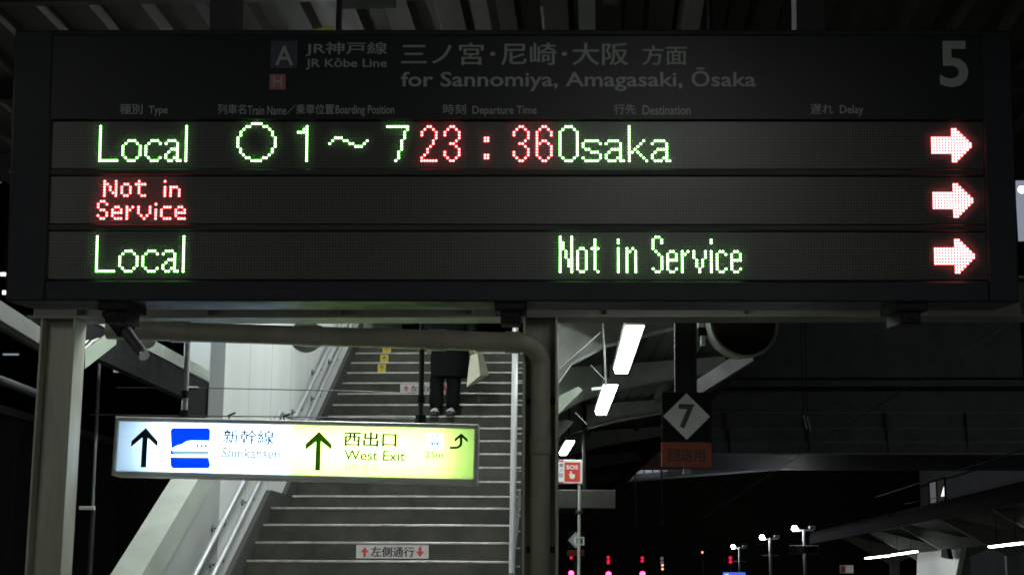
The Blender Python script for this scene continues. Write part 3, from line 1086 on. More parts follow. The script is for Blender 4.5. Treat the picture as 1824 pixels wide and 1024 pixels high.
# carrier bag
B = {}
Yb = YPn - .09
tl, trr = PX(844.5, 629, Yb), PX(857, 629.5, Yb - .02)
top = [PX(838, 633, Yb - .10), PX(851, 629, Yb - .13), PX(859.5, 628.5, Yb + .05), PX(846, 631, Yb + .08)]
bot = [PX(831, 689.5, Yb - .12), PX(855, 668.5, Yb - .17), PX(870.5, 667.5, Yb + .06), PX(845, 684, Yb + .11)]
bag = thing('carrier_bag', 'cream paper carrier bag hanging from the hand of the person on the stairs', 'bag', bot[0])
sb = MB().m('paper_bag')
mid = [(a_ * .5 + b_ * .5) for a_, b_ in zip(top, bot)]
cen = sum(mid) / 4
mid = [m_ + (m_ - cen) * .04 for m_ in mid]
sb.add(top + mid + bot, [(0, 1, 5, 4), (1, 2, 6, 5), (2, 3, 7, 6), (3, 0, 4, 7), (4, 5, 9, 8), (5, 6, 10, 9), (6, 7, 11, 10), (7, 4, 8, 11), (8, 9, 10, 11)])
sb.build('bag_body', bag)
hp = pn(841, .735, -.095)
for a_, b_ in ((top[0] * .7 + top[1] * .3, top[0] * .3 + top[1] * .7), (top[3] * .7 + top[2] * .3, top[3] * .3 + top[2] * .7)):
    MB().m('paper_bag').tube([a_, hp + np.array([-.018, 0, 0]), hp + np.array([.018, 0, 0]), b_], .0045, 6).build('bag_handle', bag)

# ------------------------------------------------------------------ lit direction sign
YS = 10.0
SP = facing(atY(526, 800, YS), yaw=.030, roll=.0185)
def corner(x, y): return SP.px(x, y)
cs = [corner(207, 742.5), corner(851.5, 755), corner(850, 860), corner(199.5, 848)]
x0 = (cs[0][0] + cs[3][0]) / 2; x1 = (cs[1][0] + cs[2][0]) / 2
z1 = (cs[0][1] + cs[1][1]) / 2; z0 = (cs[2][1] + cs[3][1]) / 2
sign = thing('direction_sign', 'lit direction sign, white half to the bullet train and yellow half to the West Exit', 'sign', M=SP.matrix())
fw = .030
DP = .20
fr = MB().m('sign_frame')
for (a_, b_) in (((x0, z0), (x1, z0 + fw)), ((x0, z1 - fw), (x1, z1)), ((x0, z0 + fw), (x0 + fw * .8, z1 - fw)), ((x1 - fw * .8, z0 + fw), (x1, z1 - fw))):
    fr.box(a_[0], b_[0], -.022, DP, a_[1], b_[1], .005)
fr.box(x0 + .001, x1 - .001, DP + .0005, DP + .008, z0 + .001, z1 - .001)
fr.build('frame', sign, I4)
lin = MB().m('plate_white')
lin.box(x0 + fw, x1 - fw, DP - .012, DP - .002, z0 + fw, z1 - fw)
lin.build('reflector', sign, I4)
xm = corner(519, 800)[0]
MB().m('face_blue').box(x0 + fw * .8 + .0005, xm - .0005, .0, .003, z0 + fw + .0005, z1 - fw - .0005).build('white_face', sign, I4)
def sp(x, y): return SP.px(x, y)
ex0, ex1, ez0, ez1 = rect(SP, 760, 770, 789.5, 799)
fy = MB().m('face_yellow')
xr_, zb_, zt_ = x1 - fw * .8 - .0005, z0 + fw + .0005, z1 - fw - .0005
fy.box(xm + .0005, ex0, .0, .003, zb_, zt_).box(ex1, xr_, .0, .003, zb_, zt_).box(ex0, ex1, .0, .003, zb_, ez0).box(ex0, ex1, .0, .003, ez1, zt_)
fy.build('yellow_face', sign, I4)
xa_, xb_ = corner(266, 800)[0], corner(797, 800)[0]
zc = (z0 + z1) / 2
for dz in (-.065, .065):
    MB().m('sign_tube').tube([(xa_, .085, zc + dz), (xb_, .085, zc + dz)], .014, 8).build('tube_lamp', sign, I4)


YF = -.0018
ar = MB().m('film_black')
ar.sheet([sp(*q) for q in ((259.9, 761.7), (234.2, 785), (233.4, 795.6), (253.9, 778.8), (250.6, 832), (260.3, 832), (263.3, 779.4), (280.9, 795.6), (281.3, 785.5))], YF)
ar.build('arrow', sign, I4)
ar = MB().m('film_olive')
ar.sheet([sp(*q) for q in ((568.5, 768.2), (544.2, 790.6), (544.2, 800.8), (563.2, 785.9), (561, 837.7), (570.3, 837.7), (571.8, 785.5), (590.8, 800.8), (590.8, 791.1))], YF)
ar.build('arrow', sign, I4)
ic = MB().m('film_blue')
def rrect(x0, y0, x1, y1, rad, n=5):
    c_ = [sp(x0, y0), sp(x1, y0), sp(x1, y1), sp(x0, y1)]
    out = []
    for i in range(4):
        p_ = np.array(c_[i]); a_ = np.array(c_[i - 1]); b_ = np.array(c_[(i + 1) % 4])
        ua = (a_ - p_) / np.linalg.norm(a_ - p_); ub = (b_ - p_) / np.linalg.norm(b_ - p_)
        for k in range(n + 1):
            th = math.pi / 2 * k / n
            out.append(tuple(p_ + rad * (ua * (1 - math.sin(th)) + ub * (1 - math.cos(th)))))
    return out[::1]


def quadpx(pts): return [sp(*q) for q in pts]
rr_ = rrect(304, 762, 374.5, 833.5, .022)
nq = len(rr_) // 4
train = [(373.8, 784.6), (345, 784.3), (337, 784.8), (331, 786.5), (325, 790.5), (315, 793.5), (308, 797), (305.3, 800)]
ic.sheet(rr_[:2 * nq] + quadpx(train), YF)                                     # blue above the train
ic.sheet(quadpx([(303.9, 800), (305.3, 800), (306.5, 802.3), (308, 805), (312, 807), (371.8, 807.5), (372, 809.4), (303.6, 809)]), YF)
ic.sheet(quadpx([(303.3, 814), (371.8, 814.6)]) + rr_[2 * nq:], YF)
ic.m('film_pale').sheet(quadpx([(306.5, 802.3), (372.6, 803), (371.8, 807.3), (312, 806.8), (308, 804.8)]), YF)
ic.m('film_blue')
for x in (351.5, 359.5, 367):
    ic.sheet(quadpx([(x - 2, 791.3), (x + 2, 791.4), (x + 1.9, 796.6), (x - 2.1, 796.5)]), YF)
ic.build('train_pictogram', sign, I4)
tx = MB()
for s, q, m_, b_ in (('新幹線', (397, 765, 488, 791), 'film_navy', .016), ('Shinkansen', (395, 797, 499, 816), 'film_mid', .012), ('신칸센 新干线', (394, 822, 496, 834), 'film_faint', .006),
                     ('西出口', (613, 769, 706, 795), 'film_olive', .022), ('West Exit', (613, 802, 722, 820), 'film_leaf', .012), ('서쪽 출구', (612, 826, 672, 840), 'film_faint_green', -.008),
                     ('25m', (758, 804, 789, 815), 'film_leaf', .012)):
    tx.m(m_).text(s, *rect(SP, *q), YF, b_)
tx.build('lettering', sign, I4)
ev = MB().m('face_blue').box(ex0 + .0004, ex1 - .0004, .0, .003, ez0 + .0004, ez1 - .0004)
ev.m('film_black')
q = rect(SP, 767.5, 783, 782, 797.5)
w_ = .0058
for r0 in ((q[0], q[1], q[2], q[2] + w_), (q[0], q[1], q[3] - w_, q[3]), (q[0], q[0] + w_, q[2] + w_, q[3] - w_), (q[1] - w_, q[1], q[2] + w_, q[3] - w_)):
    ev.sheet([(r0[0], r0[2]), (r0[1], r0[2]), (r0[1], r0[3]), (r0[0], r0[3])], YF)
for x in (771, 774.8, 778.6):
    ev.sheet(quadpx([(x - 1.7, 787.5), (x + 1.7, 787.5), (x + .9, 794), (x - .9, 794)]), YF)
for x, y0, y1 in ((771, 773, 780), (779, 780, 773)):
    sg = 1 if y1 > y0 else -1
    ev.sheet(quadpx([(x - .9, y0), (x + .9, y0), (x + .9, y1), (x - .9, y1)]), YF)
    ev.sheet(quadpx([(x - 3, y1 - sg * 3), (x, y1), (x + 3, y1 - sg * 3), (x, y1 - sg * 1.2)]), -.0040)
ev.build('lift_pictogram', sign, I4)
ca = MB().m('film_olive')
pts_c, pts_o = [], []
for k in range(7):
    th = math.pi / 2 * k / 6
    pts_o.append((811 + 12.6 * math.sin(th), 799.2 - 10 + 10 * math.cos(th)))
    pts_c.append((811 + 8 * math.sin(th), 795 - 7 + 7 * math.cos(th)))
ca.sheet(quadpx([(801, 795), (801, 799.2)] + pts_o + [(823.6, 779), (819, 779)] + list(reversed(pts_c))), YF)
ca.sheet(quadpx([(821.5, 771.5), (833, 781.5), (833, 787.5), (823.6, 779.3), (819, 779.3), (810, 786.5), (810, 781)]), -.0026)
ca.build('curved_arrow', sign, I4)
for x in (322.5, 747.5):
    q = sp(x, 748)[0]
    po = MB().m('grey_steel' if x < 500 else 'dark_steel')
    P0 = SP.o + SP.A @ np.array([q, .09, z1]); P1 = np.array([P0[0], P0[1], 4.9])
    po.tube([P0, P1], .0185, 12)
    po.build('hanging_pole', sign)
    MB().m('black_paint').tube([P0 + (0, 0, .0), P0 + (0, 0, .06)], .036, 12).build('pole_clamp', sign)
    MB().m('black_paint').tube([P0 + (0, 0, .14), P0 + (0, 0, .19)], .026, 12).build('pole_clamp', sign)
for x in (408, 506):
    c0 = SP.o + SP.A @ np.array([sp(x, 745)[0], .03, z1])
    MB().m('print_dark').tube([c0, c0 + (-.012, 0, .025), c0 + (.035, 0, .045)], .007, 8).build('wire_clip', sign)

# thin cables
def cable(name, label, pts, r, m_, grp=None):
    t = tag(MB().m(m_).tube(pts, r, 6).build(name), label, 'cable', grp)
    return t


cable('cable', 'thin dark cable crossing the white stairwell wall above the lit sign', [atY(207, 690, 10.3), atY(330, 690.5, 10.3), atY(470, 693, 10.3), atY(566, 695, 10.3), atY(742, 700, 10.3)], .0035, 'print_dark')
cable('cable', 'thin dark cable lying just over the lit sign', [atY(160, 738, 10.2), atY(390, 741, 10.2), atY(520, 742, 10.2), atY(748, 746, 10.2)], .004, 'print_dark')
cable('overhead_wire', 'long overhead contact wire slanting across the dark at right', [atX(1900, 520, 5.7), atX(1824, 562, 5.7), atX(1464, 785, 5.7), atX(1250, 923, 5.7)], .008, 'grey_steel')

cable('overhead_wire', 'thin wire crossing the grey blue building above its tall window', [atX(1900, 775, 14), atX(1690, 843, 14), atX(1560, 885, 14)], .02, 'print_dark')
cable('overhead_wire', 'thin pale wire crossing the tall window of the grey blue building', [atX(1900, 832, 14), atX(1720, 876, 14), atX(1610, 897, 14)], .012, 'grey_steel')
for lab, x0, y0, x1, y1 in (('left of two thin insulator rods hanging in the dark right of the sign 7', 1431, 738, 1437, 764), ('right of two thin insulator rods hanging in the dark right of the sign 7', 1438, 741, 1444, 768)):
    t = thing('insulator', lab, 'insulator', atY(x0, y0, 30), 'insulator rods under the dark bridge')
    MB().m('plate_white').tube([atY(x0, y0, 30), atY(x1, y1, 30)], .012, 8).build('rod', t)
    MB().m('dark_steel').tube([atY(x0, y0, 30), atY(x0, y0, 30) + (0, 0, 3.0)], .008, 6).build('hanger_wire', t)

# ------------------------------------------------------------------ camera and horn speakers under the beam
cctv = thing('security_camera', 'dark security camera pointing down right under the board, beside the left column', 'security camera', atY(205, 560, 8.9))
p, q = atY(196, 552, 8.75), atY(262, 640, 8.45)
cc_ = MB().m('black_paint')
cc_.beam(p, p + (q - p) * .45, .085, .075)
cc_.build('camera_housing', cctv)
MB().m('dark_steel').tube([p + (q - p) * .40, p + (q - p) * .9], [.034, .030], 14).build('lens_tube', cctv)
MB().m('chrome').tube([p + (q - p) * .9, p + (q - p) * .93], .031, 14).build('lens_ring', cctv)
MB().m('black_paint').tube([p + (q - p) * .1, p + (q - p) * .1 + (0, .0, .22)], .02, 10).build('bracket', cctv)
for lab, x, y, r_, m_ in (('pale round loudspeaker peeking out behind the dark security camera', 262, 603, .062, 'plate_grey'), ('bluish grey round loudspeaker hanging below the drain pipe near the handrail', 545, 598, .105, 'plate_grey')):
    c0 = atY(x, y, 9.7)
    t = thing('loudspeaker', lab, 'loudspeaker', c0, 'loudspeakers under the beam')
    ax = np.array([.25, -1, -.25])
    MB().m(m_).lathe(c0, ax, [(-.14, .02), (-.13, .05), (-.05, r_ * .7), (.03, r_), (.05, r_), (.05, r_ * .9), (.0, r_ * .5), (-.02, .001)], 24).build('horn', t)
    MB().m('dark_steel').tube([c0 + (0, .08, .02), c0 + (0, .08, .5)], .012, 8).build('bracket', t)
# cable tray beyond the left column
t = thing('cable_tray', 'pale cable tray with bright edges slanting out behind the left column', 'cable tray', atY(180, 620, 11))
a_, b_ = atY(150, 640, 10.4), atY(206, 598, 11.6)
tm = MB().m('bracket_green')
tm.beam(a_, b_, .012, .13)
tm.beam(a_ + (-.14, 0, .02), b_ + (-.14, 0, .02), .012, .12)
tm.beam(a_ + (-.07, 0, -.055), b_ + (-.07, 0, -.055), .13, .01)
tm.build('tray', t)
tc_ = MB().m('plate_white')
for k in range(3):
    o_ = np.array([-.03 - .035 * k, 0, .0 + .008 * k])
    tc_.tube([a_ + o_, (a_ + b_) / 2 + o_ + (0, 0, .035), b_ + o_], .009, 8)
tc_.build('cable_bundle', t)

# ------------------------------------------------------------------ roof over the board
rf = thing('platform_roof', 'dark brown corrugated platform roof above the departure board', 'roof', (0, 9, 5))
dk = MB().m('roof_deck')
y0_, y1_ = 5.75, 13.0
x = -8.0
zr = 4.95
while x < 5.0:
    for (u0, u1, zz) in ((0, .16, 0.0), (.16, .24, .05), (.24, .30, .05)):
        pass
    dk.add([(x, y0_, zr), (x + .15, y0_, zr), (x + .18, y0_, zr + .07), (x + .29, y0_, zr + .07), (x + .32, y0_, zr),
            (x, y1_, zr), (x + .15, y1_, zr), (x + .18, y1_, zr + .07), (x + .29, y1_, zr + .07), (x + .32, y1_, zr)],
           [(i, i + 1, i + 6, i + 5) for i in range(4)])
    x += .32
dk.box(-8, 5.1, y0_, y1_, zr + .08, zr + .12)
dk.build('roof_deck', rf)
for y in (6.6, 8.3, 10.1, 11.9):
    MB().m('dark_steel').box(-8, 5.1, y - .035, y + .035, zr - .13, zr - .002).build('purlin', rf)
for x in (-.62, -.05, .52):
    MB().m('beam_paint').box(x - .045, x + .045, y0_, y1_, zr - .40, zr - .132).build('rafter', rf)
for k, (xa2, xb2, y) in enumerate(((600, 700, 22), (960, 1010, 18), (1075, 1100, 12))):
    p = atY(xa2, y, 7.4); q = atY(xb2, y, 7.4)
    MB().m('dark_steel').box(p[0], q[0], 7.3, 7.5, 4.45, zr - .134).build('hanger', rf)
sp_ = thing('yellow_sign', 'small yellow green lit sign corner showing above the board', 'sign', atY(570, 52, 7.2))
p = [atY(543, 57, 7.2), atY(597, 60, 7.2), atY(592, 46.5, 7.2), atY(584, 46.8, 7.2)]
MB().m('exit_yellow').hexa([q for q in p], [q + (0, .05, 0) for q in p]).build('face', sp_)
MB().m('dark_steel').box(p[1][0] + .004, p[1][0] + .02, 7.19, 7.27, p[1][2], 4.5).build('bracket', sp_)

# ------------------------------------------------------------------ canopy along the platform at right
cn = thing('platform_canopy', 'grey steel canopy with tapering ribs running away over the lamps', 'canopy', L0 * np.array([1, 1, 0]))
def cpt(t, s, z): return L0 * np.array([1, 1, 0]) + CD * t + CS * s + np.array([0, 0, z])
dk = MB().m('canopy_deck')
NS = 14
ss = np.linspace(-.78, 1.55, NS)
zz = [4.02 + .10 * abs(s + .35) for s in ss]
for i in range(NS - 1):
    a1, a2 = .12, 45
    dk.hexa([cpt(a1, ss[i], zz[i]), cpt(a1, ss[i + 1] - .03, zz[i + 1]), cpt(a2, ss[i + 1] - .03, zz[i + 1]), cpt(a2, ss[i], zz[i])],
            [cpt(a1, ss[i], zz[i] + .05), cpt(a1, ss[i + 1] - .03, zz[i + 1] + .05), cpt(a2, ss[i + 1] - .03, zz[i + 1] + .05), cpt(a2, ss[i], zz[i] + .05)])
    dk.hexa([cpt(a1, ss[i + 1] - .03, zz[i + 1] + .03), cpt(a1, ss[i + 1], zz[i + 1] + .03), cpt(a2, ss[i + 1], zz[i + 1] + .03), cpt(a2, ss[i + 1] - .03, zz[i + 1] + .03)],
            [cpt(a1, ss[i + 1] - .03, zz[i + 1] + .06), cpt(a1, ss[i + 1], zz[i + 1] + .06), cpt(a2, ss[i + 1], zz[i + 1] + .06), cpt(a2, ss[i + 1] - .03, zz[i + 1] + .06)])
dk.build('roof_deck', cn)
MB().m('dark_steel').hexa([cpt(.1, 1.56, 4.0), cpt(.1, 1.74, 4.0), cpt(.1, 1.74, 4.34), cpt(.1, 1.56, 4.34)], [cpt(45, 1.56, 4.0), cpt(45, 1.74, 4.0), cpt(45, 1.74, 4.34), cpt(45, 1.56, 4.34)]).build('gutter', cn)
for t in (1.6, 5.6, 9.6, 13.6, 18.6, 24.6, 31, 38):
    lo_ = [(-.62, 2.95), (-.55, 3.28), (-.4, 3.50), (-.1, 3.66), (.5, 3.82), (1.5, 4.0)]
    hi_ = [(1.5, 4.14), (-.35, 4.0), (-.62, 4.03)]
    r_ = lo_ + hi_
    f1 = [cpt(t - .04, s, z) for s, z in r_]; f2 = [cpt(t + .04, s, z) for s, z in r_]
    n_ = len(r_)
    rb = MB().m('pale_steel').add(f1 + f2, [tuple(range(n_)), tuple(range(2 * n_ - 1, n_ - 1, -1))] + [(i, n_ + i, n_ + (i + 1) % n_, (i + 1) % n_) for i in range(n_)])
    for i in range(len(lo_) - 1):
        (s0, q0), (s1_, q1) = lo_[i], lo_[i + 1]
        rb.hexa([cpt(t - .10, s0, q0 - .002), cpt(t + .10, s0, q0 - .002), cpt(t + .10, s0, q0 - .018), cpt(t - .10, s0, q0 - .018)],
                [cpt(t - .10, s1_, q1 - .002), cpt(t + .10, s1_, q1 - .002), cpt(t + .10, s1_, q1 - .018), cpt(t - .10, s1_, q1 - .018)])
    rb.build('rib', cn)
    cb = MB().m('column_paint')
    c0 = cpt(t, -.64 + .004 * t, 0)
    cb.box(c0[0] - .07, c0[0] + .07, c0[1] - .075, c0[1] + .075, 0, 4.0)
    cb.build('post', cn)
for s in (-.7, .25, 1.05):
    z_ = 4.02 + .10 * abs(s + .35)
    MB().m('canopy_deck').beam(cpt(.2, s, z_ - .055), cpt(45, s, z_ - .055), .06, .10).build('purlin', cn)
for (xa2, ya2, Ya, xb2, yb2, Yb_) in ((994, 659, 11.0, 1069, 592, 11.8), (1052, 650, 13, 1084, 684, 13.6), (1025, 735, 15, 1045, 756, 15.3)):
    MB().m('grey_steel').tube([atY(xa2, ya2, Ya), atY(xb2, yb2, Yb_)], .0055, 6).build('tie_rod', cn)
for (pts_, Y) in (([(990, 742), (990, 708), (1030, 688), (1038, 695)], 12.6), ([(990, 784), (990, 752), (1010, 746), (1022, 752)], 18.0)):
    f1 = [atY(x, y, Y) for x, y in pts_]
    MB().m('bracket_green').hexa(f1, [q + (0, .03, 0) for q in f1]).build('gusset_plate', cn)
br_ = thing('lamp_bracket', 'short pale bracket arm crossing the second tube lamp', 'bracket', atY(1080, 692, 12.0))
MB().m('plate_white').beam(atY(1054, 693, 12.0), atY(1081, 690.5, 12.0), .03, .022).build('arm', br_)
MB().m('grey_steel').tube([atY(1079, 690, 12.0), atY(1074, 575, 12.0)], .008, 8).build('stay', br_)

# ------------------------------------------------------------------ round mirror at the canopy edge
YM = 9.6
mc = atY(1322, 574, YM)
mr = thing('round_mirror', 'round dark mirror in a deep pale rim, half hidden behind the board at right', 'mirror', mc)
ax = np.array([.30, -1, .02]); ax /= np.linalg.norm(ax)
rr = .222
MB().m('bracket_green').lathe(mc - ax * .10, ax, [(0, .001), (0, rr * .9), (.02, rr * 1.0), (.135, rr * 1.04), (.145, rr * 1.04), (.145, rr * .965), (.12, rr * .955)], 48).build('rim', mr)
MB().m('mirror_face').lathe(mc - ax * .10, ax, [(.121, rr * .96), (.128, rr * .6), (.132, .001)], 48).build('mirror_face', mr)
q = atY(1246, 590, YM + .03)
MB().m('plate_white').box(q[0] - .012, q[0] + .03, YM - .0, YM + .05, q[2] + .02, q[2] + .12, .004).box(q[0] + .005, q[0] + .035, YM, YM + .05, q[2] - .09, q[2] - .03, .004).m('black_paint').box(q[0] - .01, q[0] + .045, YM - .01, YM + .06, q[2] - .028, q[2] + .018).build('clamp', mr)
MB().m('dark_steel').tube([mc + (0, .14, .0), mc + (0, .14, 1.6)], .03, 10).build('mounting_pole', mr)
arm = thing('slanting_strut', 'pale slanting strut below the round mirror', 'strut', atY(1275, 670, 12))
MB().m('dark_steel').beam(atY(1345, 628, 12.0), atY(1222, 706, 13.0), .05, .13).build('strut', arm)

# ------------------------------------------------------------------ stop position sign 7
def stop_sign(label, P, x0, y0, x1, y1, yo0, yo1, digit, word, post):
    t = thing('stop_position_sign', label, 'sign', M=P.matrix())
    q = rect(P, x0, y0, x1, y1)
    b_ = MB().m('black_paint').box(q[0], q[1], 0, .02, q[2], q[3], .003)
    pl2 = b_.build('black_plate', t, I4)
    cx, cz = (q[0] + q[1]) / 2, (q[2] + q[3]) / 2
    w2, h2 = (q[1] - q[0]) * .475, (q[3] - q[2]) * .475
    MB().m('plate_grey').sheet([(cx - w2, cz), (cx, cz - h2), (cx + w2, cz), (cx, cz + h2)], -.002).build('diamond', pl2, I4)
    if digit:
        MB().m('print_dark').text(digit, cx - w2 * .34, cx + w2 * .34, cz - h2 * .52, cz + h2 * .53, -.004, .03).build('digit', pl2, I4)
    r2 = rect(P, x0 - 1, yo0, x1 + 1, yo1)
    o_ = MB().m('plate_orange').box(r2[0], r2[1], 0, .02, r2[2], r2[3], .003)
    op_ = o_.build('orange_plate', t, I4)
    if word:
        h3 = r2[3] - r2[2]
        w3 = r2[1] - r2[0]
        MB().m('print_dark').text(word, r2[0] + w3 * .14, r2[1] - w3 * .14, r2[2] + h3 * .22, r2[3] - h3 * .26, -.002, .03).build('lettering', op_, I4)
    return t, q, r2


SS = facing(atY(1223, 742, 9.8), yaw=.02, roll=.010)
t, q, r2 = stop_sign('black sign with white diamond 7 and orange plate, hung at right of the lamps', SS, 1179, 698, 1267, 785, 787.5, 831.5, '7', '回送用', True)
hz = (q[0] + q[1]) / 2
hp_ = MB().m('dark_steel')
for dx in (-.062, .062):
    hp_.box(hz + dx - .007, hz + dx + .007, .03, .12, q[3] - .2, q[3] + 1.3)
hp_.box(hz - .055, hz + .055, .07, .08, q[3] - .2, q[3] + 1.3)
hp_.box(hz - .05, hz + .05, .0205, .07, q[2] + .02, q[3] - .02)
hp_.build('hanger_post', t, I4)
MB().m('grey_steel').box(hz - .02, hz + .03, .0205, .05, r2[2] - .045, r2[2] + .03).build('lower_bracket', t, I4)
SS2 = facing(atY(1027, 961, 22))
t, q, r2 = stop_sign('small far stop sign with pale diamond and dull orange plate low beside the column', SS2, 1011, 946, 1040, 977, 979, 990, None, None, False)
MB().m('dark_steel').box((q[0] + q[1]) / 2 - .03, (q[0] + q[1]) / 2 + .03, .021, .07, -2.2, q[3]).build('post', t, I4)

# ------------------------------------------------------------------ SOS sign
SO = facing(atY(1016, 839, 13.2), roll=.01)
t = thing('emergency_sign', 'white emergency sign with red SOS panel and hand on a pole', 'sign', M=SO.matrix())
q = rect(SO, 976, 818, 1037.5, 861)
o = MB().m('plate_white').box(q[0], q[1], 0, .03, q[2], q[3], .006).build('board', t, I4)
q2 = rect(SO, 1005.5, 823, 1033.5, 857.5)
rp = MB().m('plate_red').box(q2[0], q2[1], -.003, -.0005, q2[2], q2[3])
rp.m('plate_white').text('SOS', *rect(SO, 1008.5, 828, 1030, 835.5), -.0045, .03)
hd = [(1015.2, 839), (1018.4, 838.6), (1019, 843.5), (1023.8, 844), (1024.2, 847.5), (1023.2, 852.2), (1016.2, 852.2), (1013.2, 843.8), (1014.6, 843.2), (1016.2, 846.6)]
rp.sheet([SO.px(*p) for p in hd], -.0045)
rp.build('red_panel', o, I4)
lt = MB().m('print_dark').text('常', *rect(SO, 996.5, 825, 1003, 831.5), -.0015, .02).text('ン', *rect(SO, 997, 834, 1003, 839), -.0015, .02)
for y in (843, 845.5, 848):
    z_ = rect(SO, 995.5, y, 1003, y + 1)
    lt.sheet([(z_[0], z_[2]), (z_[1], z_[2]), (z_[1], z_[3]), (z_[0], z_[3])], -.0015)
lt.build('lettering', o, I4)
rc = MB().m('sticker_red')
for y in (818.5, 857.5):
    z_ = rect(SO, 993, y, 1004.5, y + 3.2)
    rc.sheet([(z_[0], z_[2]), (z_[1] - .01, z_[2]), (z_[1], z_[3]), (z_[0], z_[3])], -.0013)
rc.build('red_stripe', o, I4)
p = SO.px(1032, 861)
MB().m('pale_steel').tube([(p[0], .02, p[1] - 1.35), (p[0], .02, p[1])], .0125, 12).build('pole', t, I4)
MB().m('dark_steel').tube([(p[0], .02, SO.px(1032, 914)[1]), (p[0], .02, SO.px(1032, 909)[1])], .03, 12).build('pole_collar', t, I4)
SG = facing(atY(1032, 963, 14.5))
t = thing('small_notice', 'small white notice with green mark at the foot of the SOS pole', 'sign', M=SG.matrix())
q = rect(SG, 1022, 955.5, 1041, 970.5)
MB().m('plate_white').box(q[0], q[1], 0, .012, q[2], q[3], .003).m('print_green').text('M', *rect(SG, 1027, 957.5, 1038, 968.5), -.002, .03).build('plate', t, I4)
MB().m('dark_steel').tube([(0, .02, q[3]), (0, .02, -1.2)], .014, 8).build('post', t, I4)
t = thing('blank_signboard', 'dim olive blank signboard behind the SOS pole', 'signboard', atY(1045, 888, 21))
p, q = atY(985, 905, 21), atY(1097, 872, 21)
MB().m('beam_paint').box(p[0], q[0], 21, 21.2, p[2], q[2], .01).build('board', t)
MB().m('dark_steel').tube([((p[0] + q[0]) / 2, 21.1, q[2]), ((p[0] + q[0]) / 2, 21.1, 4.0)], .03, 8).build('hanger', t)

# ------------------------------------------------------------------ things across the tracks
# signals
def signal(label, x, y, Y, dim):
    c0 = atY(x, y, Y)
    t = thing('track_signal', label, 'signal', (c0[0], c0[1], -1.15), 'red railway signals low at the track end')
    MB().m('dark_steel').tube([(c0[0], Y + .15, -1.15), (c0[0], Y + .15, c0[2] + 1.3)], .06, 10).build('post', t)
    MB().m('black_paint').box(c0[0] - .22, c0[0] + .22, Y + .02, Y + .2, c0[2] - .3, c0[2] + .3, .02).build('signal_head', t)
    MB().m('signal_red').lathe((c0[0], Y - .02, c0[2]), (0, -1, 0), [(0, .135), (.04, .1), (.055, .001)], 16).build('lens', t)
    if dim:
        h_ = MB().m('signal_red_dim')
        for (dx, dy) in dim:
            q = atY(x + dx, y + dy, Y)
            h_.lathe((q[0], Y - .02, q[2]), (0, -1, 0), [(0, .085), (.02, .07), (.03, .001)], 12)
        h_.build('route_lamps', t)
        q = atY(x + dim[0][0], y + dim[0][1], Y)
        MB().m('black_paint').box(q[0] - .2, q[0] + .2, Y + .0, Y + .15, q[2] - .4, q[2] + .25, .02).build('route_indicator', t)


signal('red signal just right of the column foot, leftmost of the three', 1017.5, 1020.5, 80, [(0, -28)])
signal('middle red signal with a stack of three dim lamps', 1084, 1022, 80, [(-.6, -30), (0, -24), (-.5, -20.5)])
signal('rightmost big red signal with a pair of dim lamps', 1144.5, 1021.5, 80, [(-.3, -28.5), (-.5, -23)])
for lab, x, y, m_, r0 in (('far pair of tiny red lamps left of the lamp posts', 1301, 993, 'signal_red_dim', .10), ('tiny pale lamp right of the three red signals', 1179, 994, 'window_dim', .10), ('tiny amber lamp low between signals and lamp posts', 1251, 983, 'lamp_amber', .06), ('tiny amber lamp below the pale one', 1180, 1006, 'lamp_amber', .07)):
    c0 = atY(x, y, 85)
    t = thing('track_lamp', lab, 'lamp', c0)
    MB().m('black_paint').box(c0[0] - .16, c0[0] + .16, 85.0, 85.2, c0[2] - .35, c0[2] + .2, .02).build('lamp_box', t)
    l_ = MB().m(m_)
    for dz in ((0, -.2) if 'pair' in lab or 'pale' in lab else (0,)):
        l_.lathe((c0[0], 84.98, c0[2] + dz), (0, -1, 0), [(0, r0), (.03, r0 * .7), (.04, .001)], 10)
    l_.build('lens', t)
    MB().m('dark_steel').tube([(c0[0], 85.25, -1.15), (c0[0], 85.25, c0[2])], .05, 8).build('post', t)
# lamp posts on the open end of the far platform
def post_lamp(label, x, y, Y):
    c0 = atY(x, y, Y)          # the bulb
    pxm = Y / F
    t = thing('lamp_post', label, 'lamp post', (c0[0] + 18 * pxm * 83.5 / Y, Y, 0), 'post lamps on the far platform')
    k = 83.5 / F * .92
    xp = c0[0] + 17 * k
    MB().m('sign_frame').tube([(xp, Y, 0), (xp, Y, c0[2] - 3.5 * k)], .085, 12).build('pole', t)
    MB().m('lamp_post_white').lathe(c0 + (0, 0, 4.6 * k), (0, 0, -1), [(0, .001), (.03, 3.2 * k), (.12, 5.2 * k), (.2, 5.6 * k), (5.5 * k, 5.0 * k), (6 * k, .001)], 18).build('lamp_globe', t)
    MB().m('plate_white').beam((c0[0] - 4 * k, Y, c0[2] - 5.0 * k), (c0[0] + 35 * k, Y, c0[2] - 3.6 * k), .12, .09).build('arm', t)
    fx = MB().m('sign_frame')
    a0, a1, b0_, b1_ = c0[0] + 27 * k, c0[0] + 38 * k, c0[2] - 3 * k, c0[2] + 4 * k
    for r0 in ((a0, a1, b0_, b0_ + .05), (a0, a1, b1_ - .05, b1_), (a0, a0 + .05, b0_ + .05, b1_ - .05), (a1 - .05, a1, b0_ + .05, b1_ - .05)):
        fx.box(r0[0], r0[1], Y - .06, Y + .06, r0[2], r0[3])
    fx.build('lamp_frame', t)
    MB().m('sign_frame').beam((xp - .5, Y, c0[2] - 40 * k), (xp + .5, Y, c0[2] - 40 * k), .05, .05).build('crossbar', t)


